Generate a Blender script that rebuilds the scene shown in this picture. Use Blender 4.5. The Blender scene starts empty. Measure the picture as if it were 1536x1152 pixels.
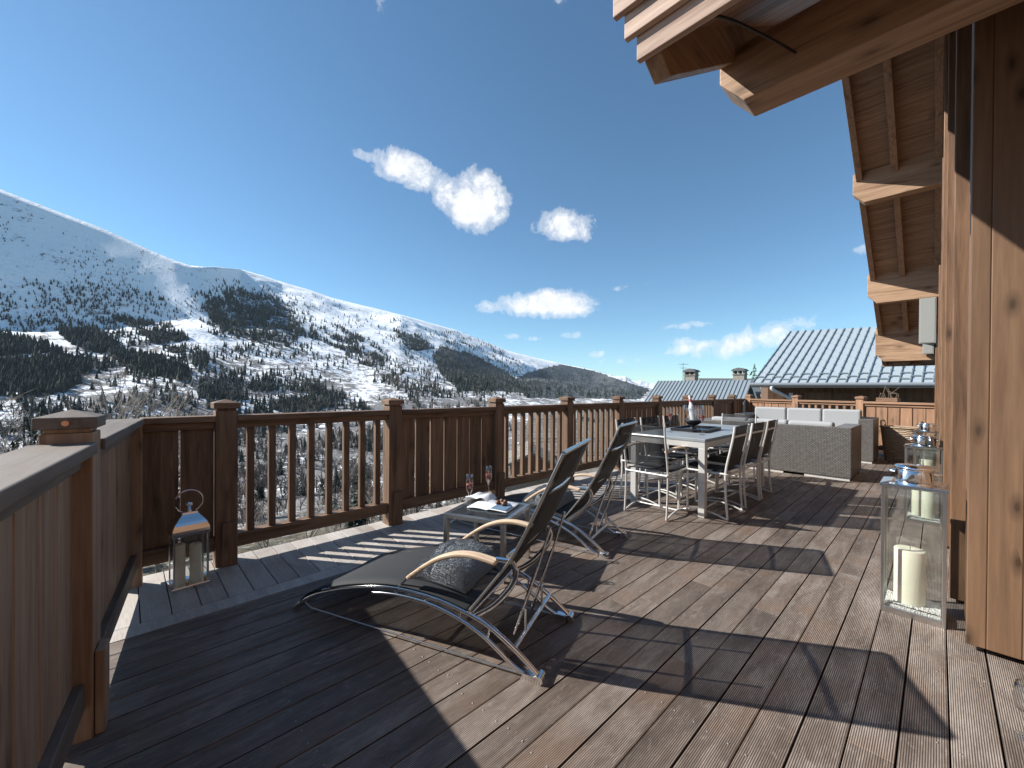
import bpy, math, random
from mathutils import Vector, Matrix, noise
rnd = random.Random(7)
R = math.radians
PI = math.pi
sc = bpy.context.scene
C = sc.collection

# ------------------------------------------------------------------ helpers
class MB:
    """collects shapes into one mesh"""
    def __init__(s): s.v = []; s.f = []; s.sm = []
    def add(s, vs, fs, smooth=False):
        b = len(s.v); s.v += [tuple(v) for v in vs]
        for f in fs: s.f.append(tuple(i + b for i in f)); s.sm.append(smooth)
        return s
    def box(s, x0, x1, y0, y1, z0, z1):
        vs = [(x, y, z) for z in (z0, z1) for y in (y0, y1) for x in (x0, x1)]
        return s.add(vs, [(0,2,3,1),(4,5,7,6),(0,1,5,4),(2,6,7,3),(0,4,6,2),(1,3,7,5)])
    def prism(s, poly, off):
        """planar polygon (3-D points) pushed along a vector"""
        n = len(poly); off = Vector(off); a = [Vector(p) for p in poly]; b = [p + off for p in a]
        return s.add(a + b, [tuple(range(n - 1, -1, -1)), tuple(range(n, 2 * n))] + [(i, (i + 1) % n, n + (i + 1) % n, n + i) for i in range(n)])
    def beam(s, p0, p1, w, h, up=(0,0,1)):
        p0, p1 = Vector(p0), Vector(p1); d = (p1 - p0).normalized(); up = Vector(up)
        sd = d.cross(up).normalized() * (w / 2); u = sd.cross(d).normalized() * (h / 2)
        vs = [p + a * sd + b * u for p in (p0, p1) for b in (-1, 1) for a in (-1, 1)]
        return s.add(vs, [(0,2,3,1),(4,5,7,6),(0,1,5,4),(2,6,7,3),(0,4,6,2),(1,3,7,5)])
    def tube(s, pts, r, n=8, r1=None, flat=None, cap=True):
        pts = [Vector(p) for p in pts]; m = len(pts); rings = []
        prev = None
        for i, p in enumerate(pts):
            d = (pts[min(i + 1, m - 1)] - pts[max(i - 1, 0)])
            if d.length < 1e-9: d = Vector((0,0,1))
            d.normalize()
            if prev is None:
                a = Vector((0,0,1)) if abs(d.z) < .9 else Vector((1,0,0))
                e1 = d.cross(a).normalized()
            else:
                e1 = (prev - d * prev.dot(d))
                e1 = e1.normalized() if e1.length > 1e-6 else d.orthogonal().normalized()
            prev = e1; e2 = d.cross(e1)
            rr = r if r1 is None else r + (r1 - r) * i / max(1, m - 1)
            fa, fb = flat if flat else (1, 1)
            rings.append([p + e1 * math.cos(2*PI*k/n) * rr * fa + e2 * math.sin(2*PI*k/n) * rr * fb for k in range(n)])
        vs = [v for rg in rings for v in rg]; fs = []
        for i in range(m - 1):
            for k in range(n): fs.append((i*n + k, i*n + (k+1) % n, (i+1)*n + (k+1) % n, (i+1)*n + k))
        s.add(vs, fs, True)
        if cap: s.add(rings[0] , [tuple(range(n - 1, -1, -1))]); s.add(rings[-1], [tuple(range(n))])
        return s
    def lathe(s, prof, cx=0, cy=0, cz=0, n=32, smooth=True):
        vs = [(cx + r * math.cos(2*PI*k/n), cy + r * math.sin(2*PI*k/n), cz + z) for r, z in prof for k in range(n)]
        fs = [(i*n + k, i*n + (k+1) % n, (i+1)*n + (k+1) % n, (i+1)*n + k) for i in range(len(prof) - 1) for k in range(n)]
        s.add(vs, fs, smooth)
        if prof[0][0] > 1e-6: s.add(vs[:n], [tuple(range(n - 1, -1, -1))])
        if prof[-1][0] > 1e-6: s.add(vs[-n:], [tuple(range(n))])
        return s
    def sheet(s, prof, width_vec, th=.004, nx=1):
        """curved sheet: profile of 3-D points swept along width_vec, with thickness"""
        w = Vector(width_vec); p = [Vector(q) for q in prof]; m = len(p); up = []
        for i in range(m):
            d = (p[min(i + 1, m - 1)] - p[max(i - 1, 0)]).normalized(); up.append(w.cross(d).normalized() * th)
        vs = []
        for side in (0, 1):
            for i in range(m):
                for k in range(nx + 1): vs.append(p[i] + w * (k / nx) + up[i] * side)
        q = nx + 1; T = m * q; fs = []
        for i in range(m - 1):
            for k in range(nx):
                a, b, c, d = i*q + k, i*q + k + 1, (i+1)*q + k + 1, (i+1)*q + k
                fs += [(a, d, c, b), (a + T, b + T, c + T, d + T)]
            a, d = i*q, (i+1)*q; fs.append((a, a + T, d + T, d))
            a, d = i*q + nx, (i+1)*q + nx; fs.append((a, d, d + T, a + T))
        for k in range(nx):
            fs.append((k, k + 1, k + 1 + T, k + T)); b = (m - 1) * q; fs.append((b + k, b + k + T, b + k + 1 + T, b + k + 1))
        return s.add(vs, fs, True)

MATS = {}
XF = {}
def tag(o, label=None, cat=None, group=None, kind=None):
    if label: o['label'] = label
    if cat: o['category'] = cat
    if group: o['group'] = group
    if kind: o['kind'] = kind
    return o
def mesh_obj(name, mb, mat, bevel=0, seg=2):
    me = bpy.data.meshes.new(name); me.from_pydata([tuple(v) for v in mb.v], [], mb.f)
    me.polygons.foreach_set('use_smooth', mb.sm)
    for m in (mat if isinstance(mat, (list, tuple)) else [mat]): me.materials.append(m)
    me.update()
    o = bpy.data.objects.new(name, me); C.objects.link(o)
    if bevel:
        b = o.modifiers.new('bevel', 'BEVEL'); b.width = bevel; b.segments = seg; b.limit_method = 'ANGLE'; b.angle_limit = R(40)
    return o
def thing(name, label, cat, loc=(0,0,0), rz=0, group=None):
    o = bpy.data.objects.new(name, None); C.objects.link(o); o.empty_display_size = .1
    o.location = loc; o.rotation_euler = (0, 0, rz)
    XF[o.name] = Matrix.Translation(Vector(loc)) @ Matrix.Rotation(rz, 4, 'Z')
    return tag(o, label, cat, group)
def part(name, mb, mat, parent, bevel=0, seg=2, world=False, label=None, kind=None):
    if world:
        inv = XF[parent.name].inverted(); mb.v = [tuple(inv @ Vector(v)) for v in mb.v]
    o = mesh_obj(name, mb, mat, bevel, seg); o.parent = parent; XF[o.name] = XF[parent.name]
    if label: o['label'] = label
    if kind: o['kind'] = kind
    return o
def single(name, mb, mat, label, cat, group=None, bevel=0, loc=(0,0,0), rz=0):
    o = mesh_obj(name, mb, mat, bevel); o.location = loc; o.rotation_euler = (0,0,rz)
    return tag(o, label, cat, group)
def struct(name, mb, mat, kind='structure', bevel=0):
    return tag(mesh_obj(name, mb, mat, bevel), kind=kind)
def dup(root, loc, rz=0, label=None, scale=None):
    kids = [o for o in root.children]
    r = root.copy(); C.objects.link(r); r.location = loc; r.rotation_euler = (0,0,rz)
    if scale: r.scale = (scale,)*3
    if label: r['label'] = label
    def rec(src, dst):
        for ch in src.children:
            c = ch.copy(); C.objects.link(c); c.parent = dst; rec(ch, c)
    rec(root, r)
    return r
def arc(pts, n=6):
    """Catmull-Rom through points"""
    P = [Vector(p) for p in pts]; out = []
    for i in range(len(P) - 1):
        a, b, c, d = P[max(i-1,0)], P[i], P[i+1], P[min(i+2, len(P)-1)]
        for k in range(n):
            t = k / n
            out.append(.5 * ((2*b) + (c-a)*t + (2*a-5*b+4*c-d)*t*t + (3*b-a-3*c+d)*t**3))
    out.append(P[-1]); return out

# ------------------------------------------------------------------ materials
class NT:
    def __init__(s, name):
        m = bpy.data.materials.new(name); m.use_nodes = True; s.m = m; s.t = m.node_tree; s.t.nodes.clear(); MATS[name] = m
        s.out = s.n('ShaderNodeOutputMaterial'); s.b = s.n('ShaderNodeBsdfPrincipled'); s.l(s.b.outputs[0], s.out.inputs['Surface'])
    def n(s, typ, **kw):
        nd = s.t.nodes.new(typ)
        for k, v in kw.items(): setattr(nd, k, v)
        return nd
    def l(s, a, b): s.t.links.new(a, b)
    def set(s, **kw):
        for k, v in kw.items():
            i = s.b.inputs[k.replace('_', ' ')]
            if hasattr(v, 'is_output') or isinstance(v, bpy.types.NodeSocket): s.l(v, i)
            else: i.default_value = v
        return s
    def put(s, sock, v):
        if isinstance(v, bpy.types.NodeSocket): s.l(v, sock)
        else: sock.default_value = v
    def math(s, op, a, b=0, c=None, clamp=False):
        nd = s.n('ShaderNodeMath', operation=op, use_clamp=clamp); s.put(nd.inputs[0], a); s.put(nd.inputs[1], b)
        if c is not None: s.put(nd.inputs[2], c)
        return nd.outputs[0]
    def vmath(s, op, a, b):
        nd = s.n('ShaderNodeVectorMath', operation=op); s.put(nd.inputs[0], a); s.put(nd.inputs[1], b); return nd.outputs[0]
    def noise(s, vec, scale, detail=4, rough=.55, dist=0):
        nd = s.n('ShaderNodeTexNoise'); s.put(nd.inputs['Vector'], vec); nd.inputs['Scale'].default_value = scale
        nd.inputs['Detail'].default_value = detail; nd.inputs['Roughness'].default_value = rough; nd.inputs['Distortion'].default_value = dist
        return nd.outputs[0]
    def ramp(s, fac, stops, interp='LINEAR'):
        nd = s.n('ShaderNodeValToRGB'); nd.color_ramp.interpolation = interp; el = nd.color_ramp.elements
        while len(el) < len(stops): el.new(.5)
        for e, (p, c) in zip(el, stops):
            e.position = p; e.color = (c, c, c, 1) if isinstance(c, (int, float)) else (*c, 1)
        s.put(nd.inputs[0], fac); return nd.outputs[0]
    def mix(s, fac, a, b, mode='MIX'):
        nd = s.n('ShaderNodeMix', data_type='RGBA', blend_type=mode); s.put(nd.inputs['Factor'], fac)
        for sk, v in ((nd.inputs[6], a), (nd.inputs[7], b)):
            if isinstance(v, tuple) and len(v) == 3: v = (*v, 1)
            s.put(sk, v)
        return nd.outputs[2]
    def mapr(s, v, a, b, c, d):
        nd = s.n('ShaderNodeMapRange'); s.put(nd.inputs[0], v)
        for i, q in enumerate((a, b, c, d)): nd.inputs[i + 1].default_value = q
        return nd.outputs[0]
    def obj(s): return s.n('ShaderNodeTexCoord').outputs['Object']
    def rand(s):
        a = s.n('ShaderNodeNewGeometry').outputs['Random Per Island']; b = s.n('ShaderNodeObjectInfo').outputs['Random']
        return s.math('FRACT', s.math('ADD', s.math('MULTIPLY', a, 7.31), s.math('MULTIPLY', b, 3.17)))
    def scalev(s, v, sx, sy, sz):
        return s.vmath('MULTIPLY', v, (sx, sy, sz))
    def bump(s, h, strength=.3, dist=.01):
        nd = s.n('ShaderNodeBump'); nd.inputs['Strength'].default_value = strength; nd.inputs['Distance'].default_value = dist
        s.put(nd.inputs['Height'], h); s.l(nd.outputs[0], s.b.inputs['Normal']); return nd

def wood(name, dark, mid, light, axis='z', grain=1.0, knots=.5, rough=.62, vary=.3, grey=None, kscale=5.5, kpick=.5):
    t = NT(name); r = t.rand(); v = t.obj()
    off = t.n('ShaderNodeCombineXYZ'); t.l(t.math('MULTIPLY', r, 13.7), off.inputs[0]); t.l(t.math('MULTIPLY', r, 7.9), off.inputs[1]); t.l(t.math('MULTIPLY', r, 5.3), off.inputs[2])
    v = t.vmath('ADD', v, off.outputs[0])
    sq = {'x': (.06, 1, 1), 'y': (1, .06, 1), 'z': (1, 1, .06)}[axis]
    kq = {'x': (.35, 1, 1), 'y': (1, .35, 1), 'z': (1, 1, .35)}[axis]
    g = t.scalev(v, *sq)
    n1 = t.noise(g, 26 * grain, 5, .6, .8); n2 = t.noise(g, 130 * grain, 3, .6); n3 = t.noise(t.scalev(v, *kq), 3, 3)
    col = t.ramp(n1, [(.28, dark), (.48, mid), (.72, light)])
    col = t.mix(t.mapr(n2, .35, .7, .0, .45), col, dark)
    if knots:
        vo = t.n('ShaderNodeTexVoronoi', voronoi_dimensions='2D'); vo.inputs['Scale'].default_value = kscale
        sp = t.n('ShaderNodeSeparateXYZ'); t.l(t.vmath('ADD', v, t.scalev(t.n('ShaderNodeTexNoise').outputs[1], .02, .02, .02)), sp.inputs[0]); kc = t.n('ShaderNodeCombineXYZ')
        long_ = sp.outputs['xyz'.index(axis)]; oth = [sp.outputs[i] for i in range(3) if i != 'xyz'.index(axis)]
        t.l(t.math('ADD', oth[0], oth[1]), kc.inputs[0]); t.l(t.math('MULTIPLY', long_, .4), kc.inputs[1]); t.l(kc.outputs[0], vo.inputs['Vector'])
        pick = t.math('GREATER_THAN', t.n('ShaderNodeSeparateColor').outputs[0], kpick)
        sep = pick.node.inputs[0].links[0].from_node; t.l(vo.outputs['Color'], sep.inputs[0])
        kn = t.math('MULTIPLY', t.ramp(vo.outputs['Distance'], [(.035, 1), (.075, .6), (.20, 0)]), pick)
        col = t.mix(t.math('MULTIPLY', kn, knots), col, tuple(c * .35 for c in dark))
    col = t.mix(.999, col, t.ramp(t.math('ADD', t.math('MULTIPLY', r, .6), t.math('MULTIPLY', n3, .4)), [(0, 1 - vary), (1, 1 + vary * .4)]), 'MULTIPLY')
    if grey:
        col = t.mix(t.mapr(t.noise(t.scalev(v, *kq), 6, 4), .35, .7, 0, grey[1]), col, grey[0])
    t.set(Base_Color=col, Roughness=t.mapr(n1, .3, .7, rough + .08, rough - .08))
    t.b.inputs['Specular IOR Level'].default_value = .35
    t.bump(t.math('ADD', n1, t.math('MULTIPLY', n2, .5)), .22, .004)
    return t.m
def plain(name, col, rough=.5, metal=0, bump=0, bscale=200, var=0, spec=.5):
    t = NT(name); c = (*col, 1)
    if var:
        n = t.noise(t.obj(), 9, 4); c = t.mix(t.mapr(n, .3, .7, 0, var), col, tuple(q * .55 for q in col))
    t.set(Base_Color=c, Metallic=metal, Roughness=rough); t.b.inputs['Specular IOR Level'].default_value = spec
    if bump: t.bump(t.noise(t.obj(), bscale, 3), bump, .003)
    return t.m
def glass(name, tint=(1,1,1), ref=1.0):
    t = NT(name); t.t.nodes.remove(t.b)
    tr = t.n('ShaderNodeBsdfTransparent'); tr.inputs[0].default_value = (*tint, 1)
    gl = t.n('ShaderNodeBsdfGlossy'); gl.inputs['Roughness'].default_value = .02
    lw = t.n('ShaderNodeLayerWeight'); fr = t.math('ADD', .05, t.math('MULTIPLY', t.math('POWER', lw.outputs['Facing'], 5), .9))
    mx = t.n('ShaderNodeMixShader'); t.l(t.math('MULTIPLY', fr, ref, clamp=True), mx.inputs[0]); t.l(tr.outputs[0], mx.inputs[1]); t.l(gl.outputs[0], mx.inputs[2]); t.l(mx.outputs[0], t.out.inputs[0])
    return t.m
def sling(name, col, see):
    t = NT(name); n = t.noise(t.obj(), 900, 1); c = t.mix(n, tuple(q * .7 for q in col), tuple(q * 1.25 for q in col))
    t.set(Base_Color=c, Roughness=.7); t.b.inputs['Specular IOR Level'].default_value = .3
    tr = t.n('ShaderNodeBsdfTransparent'); mx = t.n('ShaderNodeMixShader'); lw = t.n('ShaderNodeLayerWeight'); t.l(t.math('MULTIPLY', t.math('POWER', t.math('SUBTRACT', 1, lw.outputs['Facing']), .9), see * 1.3, clamp=True), mx.inputs[0])
    t.l(t.b.outputs[0], mx.inputs[1]); t.l(tr.outputs[0], mx.inputs[2]); t.l(mx.outputs[0], t.out.inputs[0]); t.bump(n, .2, .001)
    return t.m

FD, FM, FL = (.085, .051, .031), (.195, .120, .074), (.30, .185, .115)
for ax in 'xz': wood('fence_wood_' + ax, FD, FM, FL, ax)
GD, GM, GL = (.13, .075, .044), (.25, .152, .092), (.34, .22, .14)
wood('old_wood_x', (.095, .072, .054), (.165, .130, .102), (.22, .178, .142), 'x', knots=.4, grey=((.20, .175, .15), .5))
wood('old_wood_z', (.19, .112, .066), (.37, .24, .15), (.47, .325, .215), 'z', knots=.85, grey=((.34, .265, .20), .35))  # boards paler and warmer: light bounced off the deck is in the colour
HD, HM, HL = (.15, .066, .030), (.31, .145, .066), (.42, .215, .105)
for ax in 'xyz': wood('house_wood_' + ax, HD, HM, HL, ax, grain=.8, knots=.6, vary=.22)
for ax in 'xz': wood('sunny_wood_' + ax, (.14, .072, .040), (.28, .155, .088), (.37, .215, .128), ax, grain=.8, knots=.6, vary=.25)  # brighter copy of the fence wood, its sunlit look put into the colour
wood('purlin_wood', (.20, .118, .068), (.39, .25, .155), (.50, .335, .215), 'x', grain=.7, knots=.75, vary=.12)
for ax in 'xyz': wood('house_wood_' + ax, (.085, .045, .024), (.19, .105, .058), (.27, .155, .088), ax, grain=.8, knots=.8, vary=.22)
wood('pillar_wood', (.105, .058, .031), (.178, .102, .057), (.23, .137, .079), 'z', grain=.45, knots=.85, vary=.10, kscale=6.5, kpick=.45)
SD, SM, SL = (.19, .115, .072), (.35, .225, .145), (.46, .31, .205)
wood('soffit_wood', SD, SM, SL, 'x', knots=.75, vary=.3); wood('rafter_wood', SD, SM, SL, 'y', knots=.5, vary=.2)
wood('fascia_wood', (.26, .17, .125), (.44, .31, .235), (.55, .41, .32), 'x', knots=.4, vary=.15)
wood('arm_wood', (.42, .29, .19), (.60, .45, .31), (.70, .55, .40), 'x', grain=2, knots=0, vary=.1, rough=.5)
wood('cladding_wood', (.085, .048, .028), (.17, .095, .055), (.24, .14, .082), 'z', knots=.3)
CH = plain('chrome', (.80, .80, .80), .12, 1); ST = plain('brushed_steel', (.62, .61, .59), .28, 1, .05, 400)
AL = plain('aluminium', (.66, .645, .615), .36, .35); DKM = plain('dark_metal', (.03, .03, .03), .5, .6)
SLING = sling('black_sling', (.034, .036, .040), .38); SLINGC = sling('chair_sling', (.040, .042, .045), .46)
GLS = glass('lantern_glass', (.97, .985, .98), 2.0); CRY = glass('crystal', (.98, .985, .985), 2.2)
WAX = plain('candle_wax', (.80, .76, .60), .5, 0, .05, 30); WAX.node_tree.nodes['Principled BSDF'].inputs['Subsurface Weight'].default_value = .25
WICK = plain('wick', (.03, .025, .02), .9)
TABTOP = plain('grey_table_top', (.25, .275, .29), .42, 0, .1, 60, .25); GTOP = plain('dark_glass_top', (.030, .036, .040), .16)
CUSH = plain('light_grey_cushion', (.33, .34, .345), .9, 0, .4, 500); WHITE = plain('white_paper', (.74, .75, .77), .5)
WINE = plain('rose_wine', (.45, .12, .09), .1); WINE.node_tree.nodes['Principled BSDF'].inputs['Transmission Weight'].default_value = .6
TRAY = plain('black_tray', (.018, .018, .02), .3); LEDC = plain('copper_plug', (.75, .42, .26), .35, .6)
ROOFM = plain('zinc_roof', (.45, .51, .535), .42, .2, .08, 5, .15); SEAM = plain('zinc_seam', (.20, .24, .26), .5, .2)
PANEL = plain('grey_panel', (.27, .28, .27), .55, 0, .05, 50); STONE = plain('chimney_stone', (.30, .27, .23), .9, 0, .8, 12, .6)
PIPE = plain('white_pipe', (.62, .62, .60), .4); RED = plain('ribbon_pink', (.55, .12, .14), .5)
SNACK = plain('chocolate', (.16, .075, .035), .5, 0, .8, 40, .5); TRUNK = plain('bark', (.075, .055, .042), .9, 0, .8, 30, .4)
TWIG = plain('twig_bark', (.27, .225, .185), .9)
TWIGL = plain('pale_twig', (.21, .17, .13), .9)

# towel
t = NT('towel_terry'); n = t.noise(t.obj(), 260, 3); n2 = t.noise(t.obj(), 35, 3)
t.set(Base_Color=t.ramp(n, [(.3, (.13, .142, .155)), (.7, (.34, .365, .385))]), Roughness=1.0); t.b.inputs['Specular IOR Level'].default_value = 0.0; t.bump(t.math('ADD', n, n2), .25, .003); TOWEL = t.m
# gravel
t = NT('white_gravel'); vo = t.n('ShaderNodeTexVoronoi'); vo.inputs['Scale'].default_value = 140; t.l(t.obj(), vo.inputs['Vector'])
t.set(Base_Color=t.mix(t.mapr(vo.outputs[0], 0, .6, 0, .6), (.82, .81, .78), (.55, .54, .52)), Roughness=.8); t.bump(vo.outputs[0], 1, .006); GRAVEL = t.m
# wicker: flat synthetic strands over and under
t = NT('wicker'); sx = t.n('ShaderNodeSeparateXYZ'); t.l(t.obj(), sx.inputs[0]); cb = t.n('ShaderNodeCombineXYZ')
t.l(t.math('ADD', sx.outputs[0], sx.outputs[1]), cb.inputs[0]); t.l(sx.outputs[2], cb.inputs[1])
br = t.n('ShaderNodeTexBrick'); t.l(cb.outputs[0], br.inputs['Vector']); br.inputs['Scale'].default_value = 1; br.inputs['Brick Width'].default_value = .034
br.inputs['Row Height'].default_value = .0165; br.inputs['Mortar Size'].default_value = .0042; br.inputs['Mortar Smooth'].default_value = .6
br.inputs['Color1'].default_value = (.225, .21, .195, 1); br.inputs['Color2'].default_value = (.155, .142, .13, 1); br.inputs['Mortar'].default_value = (.012, .010, .009, 1)
t.set(Base_Color=br.outputs[0], Roughness=.45); t.bump(br.outputs['Fac'], .8, -.004); WICKER = t.m
# willow basket
t = NT('willow'); sx = t.n('ShaderNodeSeparateXYZ'); t.l(t.obj(), sx.inputs[0])
n = t.noise(t.scalev(t.obj(), 1, 1, 8), 12, 3)
t.set(Base_Color=t.ramp(n, [(.3, (.12, .075, .045)), (.7, (.42, .32, .22))]), Roughness=.75); WILLOW = t.m

# deck boards
def deckmat(name, dark, mid, light, along, grooves=True, pale=.25):
    t = NT(name); r = t.rand(); v = t.obj(); w = t.n('ShaderNodeTexWave', bands_direction='X' if along == 'y' else 'Y')
    t.l(v, w.inputs['Vector']); w.inputs['Scale'].default_value = 50; w.inputs['Distortion'].default_value = 0
    off = t.n('ShaderNodeCombineXYZ'); t.l(t.math('MULTIPLY', r, 31.7), off.inputs[0]); t.l(t.math('MULTIPLY', r, 17.9), off.inputs[1])
    p = t.vmath('ADD', v, off.outputs[0]); g = t.scalev(p, *((1, .10, 1) if along == 'y' else (.10, 1, 1))); b = t.scalev(p, *((1, .35, 1) if along == 'y' else (.35, 1, 1)))
    n1 = t.noise(g, 22, 6, .65, .5); n2 = t.noise(b, 5, 5, .62, .6); n3 = t.noise(v, 1.1, 4); n4 = t.noise(g, 160, 3, .7); n5 = t.noise(b, 30, 4, .7, 1.2)
    col = t.ramp(n1, [(.25, dark), (.5, mid), (.75, light)])
    col = t.mix(t.mapr(n2, .5, .68, 0, .7), col, (.46, .395, .345)); col = t.mix(t.mapr(n2, .47, .30, 0, .75), col, tuple(c * .8 for c in dark))
    col = t.mix(t.mapr(n5, .54, .70, 0, .5), col, (.48, .41, .36)); col = t.mix(t.mapr(t.noise(p, 2.3, 3), .52, .68, 0, .6), col, (.25, .155, .10))
    col = t.mix(t.mapr(n3, .3, .7, 0, pale), col, (.44, .40, .36)); col = t.mix(t.mapr(n4, .4, .7, 0, .35), col, tuple(c * .5 for c in dark))
    col = t.mix(.999, col, t.ramp(r, [(0, .78), (1, 1.14)]), 'MULTIPLY')
    sp = t.n('ShaderNodeTexVoronoi'); t.l(v, sp.inputs['Vector']); sp.inputs['Scale'].default_value = 6
    col = t.mix(t.ramp(sp.outputs['Distance'], [(.018, .7), (.03, 0)]), col, (.6, .56, .52))
    h = t.math('ADD', t.math('MULTIPLY', n1, .3), t.math('MULTIPLY', n4, .15))
    if grooves:
        ww = t.ramp(w.outputs[1], [(.25, 0), (.6, 1)]); col = t.mix(t.math('MULTIPLY', t.math('SUBTRACT', 1, ww), .78), col, tuple(c * .3 for c in dark)); h = t.math('ADD', h, t.math('MULTIPLY', ww, .7))
    t.set(Base_Color=col, Roughness=t.mapr(n1, .3, .7, .72, .52)); t.b.inputs['Specular IOR Level'].default_value = .3
    t.bump(h, .55, .004); return t.m
DECK = deckmat('deck_boards', (.098, .072, .056), (.20, .155, .126), (.345, .28, .235), 'y')
BORDER = deckmat('deck_border_boards', (.31, .285, .255), (.45, .42, .385), (.56, .525, .485), 'x', False, .5)  # weathered boards, lightened further so sunlit brightness is partly in the colour

# ================================================================== DECK
def left_edge(x): return .07 - .113 * (x + 3.30)
def far_edge(x): return 11.13 - .348 * (x + 3.30)
mb = MB(); rd = random.Random(3)
x = -2.655; i = 0
while x < 1.6:
    y = left_edge(x) - .16; end = far_edge(x) + .1
    cut = y + rd.uniform(1.2, 4.2)
    while y < end:
        e = min(cut, end)
        mb.box(x, x + .1172, y, e - .003, -.024, rd.uniform(-.0008, .0006)); y = e; cut = e + rd.uniform(2.6, 4.2)
    x += .1225
deck = struct('deck', mb, DECK, bevel=.0022)
sw = MB(); bx_ = -2.655
while bx_ < .6:
    for k in range(12):
        y = .45 + .52 * k + rd.uniform(-.012, .012)
        for dx in (.024, .093):
            if y > left_edge(bx_): sw.lathe([(.0042, .0002), (.0040, .0012), (.0005, .0013)], bx_ + dx + rd.uniform(-.003, .003), y, 0, 8)
    bx_ += .1225
struct('deck_screws', sw, plain('screw_steel', (.26, .25, .24), .45, .6))
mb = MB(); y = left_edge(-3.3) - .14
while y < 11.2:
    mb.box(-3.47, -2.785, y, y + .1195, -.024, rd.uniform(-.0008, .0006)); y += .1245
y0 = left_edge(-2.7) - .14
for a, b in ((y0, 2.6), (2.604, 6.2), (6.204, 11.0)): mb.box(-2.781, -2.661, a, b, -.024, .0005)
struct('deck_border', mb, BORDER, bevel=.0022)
mb = MB(); mb.box(-3.45, 1.6, -.5, 11.2, -.22, -.03)  # dark slab standing in for joists, added to block light below the boards
struct('deck_base', mb, plain('deck_underside', (.03, .025, .02), .9))

# ================================================================== FENCES
def fence(name, label, loc, rz, s, posts, bays, mats, z_board=(.13, .945), skip_end=None, brace=True, light=None):
    wx, wz = mats; f = thing(name, label, 'fence', loc, rz)
    def Y(a, b): return (a, b) if s > 0 else (-b, -a)
    for p in posts:
        m = MB(); a, b = Y(0, .125); c, d = Y(.008, .117)
        m.box(p - .0625, p + .0625, a, b, -.02, 1.045); m.box(p - .0545, p + .0545, c, d, 1.045, 1.06)
        o = part('post', m, wz, f, .004)
        m = MB(); a, b = Y(-.012, .137); q = p + .0745; p_ = p - .0745; cy = (a + b) / 2
        m.add([(p_,a,1.06),(q,a,1.06),(q,b,1.06),(p_,b,1.06),(p_,a,1.098),(q,a,1.098),(q,b,1.098),(p_,b,1.098),(p,cy,1.122)],
              [(3,2,1,0),(0,1,5,4),(1,2,6,5),(2,3,7,6),(3,0,4,7),(4,5,8),(5,6,8),(6,7,8),(7,4,8)])
        cp = part('post_cap', m, wx, o, .003)
        if light is not None and abs(p - light) < .01:
            m = MB(); m.tube([(q - .002, cy, 1.079), (q + .004, cy, 1.079)], .009, 16)
            part('screw_plug', m, LEDC, cp)
        if brace:
            m = MB(); a, b = Y(-.028, -.002); m.box(p - .03, p + .055, a, b, .001, .29); part('brace_block', m, wz, f, .004)
    for x0, x1, kind in bays:
        m = MB(); a, b = Y(-.005, .12) if kind != 'wide' else Y(-.012, .15); m.box(x0, x1, a, b, .972, 1.012); part('hand_rail', m, wx, f, .005)
        m = MB(); a, b = Y(.025, .10); m.box(x0, x1, a, b, .925, .970); part('sub_rail', m, wx, f, .003)
        m = MB(); a, b = Y(.02, .105); m.box(x0, x1, a, b, .105, .198); part('bottom_rail', m, wx, f, .004)
        L = x1 - x0; a, b = Y(.040, .085)
        if kind == 'balusters':
            n = 8
            for k in range(n):
                c = x0 + L * (k + .62) / (n + .24); m = MB(); m.box(c - .0225, c + .0225, a, b, .199, .924); part('baluster', m, wz, f, .003)
        else:
            n = max(2, round(L / .165)) if kind != 'two' else 2
            m = MB(); a, b = Y(.048, .070); w = L / n
            for k in range(n):
                g = rd.uniform(.006, .010)
                m.box(x0 + k * w + g, x0 + (k + 1) * w - g + .004, a, b, z_board[0] if kind == 'wide' else .199, .924 if kind != 'wide' else .945)
            part('board_panel', m, wz, f, .003)
    return f
PX = [0.0] + [1.2345 * k for k in range(1, 8)] + [9.880]
bays = []
kinds = ['balusters', 'boards', 'balusters', 'balusters', 'boards', 'balusters', 'balusters', 'boards']
for k, kd in enumerate(kinds): bays.append((PX[k] + .0625, PX[k + 1] - .0625, kd))
bays.append((9.9425, 10.62, 'boards')); bays.insert(0, (-.432, -.0625, 'two'))
fence('deck_fence', 'long brown timber fence with baluster bays along the valley side of the deck', (-3.30, .491, 0), PI/2, 1, PX, bays, (MATS['fence_wood_x'], MATS['fence_wood_z']))
fence('deck_fence', 'short sunlit timber fence across the far end of the deck behind the sofas', (-3.30, 11.13, 0), R(-19.2), 1, [0.06, 1.17, 2.37, 3.56],
      [(.1225, 1.1075, 'boards'), (1.2325, 2.3075, 'balusters'), (2.4325, 3.4975, 'boards')], (MATS['sunny_wood_x'], MATS['sunny_wood_z']), brace=False)
lf = fence('deck_fence', 'weathered solid board fence with a wide handrail at the left front corner', (-3.30, .067, 0), R(-6.45), -1, [1.265, 2.60],
      [(.0, 1.2, 'wide'), (1.33, 2.535, 'wide'), (2.665, 3.9, 'wide')], (MATS['old_wood_x'], MATS['old_wood_z']), light=1.265)
m = MB(); m.box(-.06, .0, -.12, .0, -.02, .97); part('corner_post', m, MATS['old_wood_z'], lf, .004)

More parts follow.
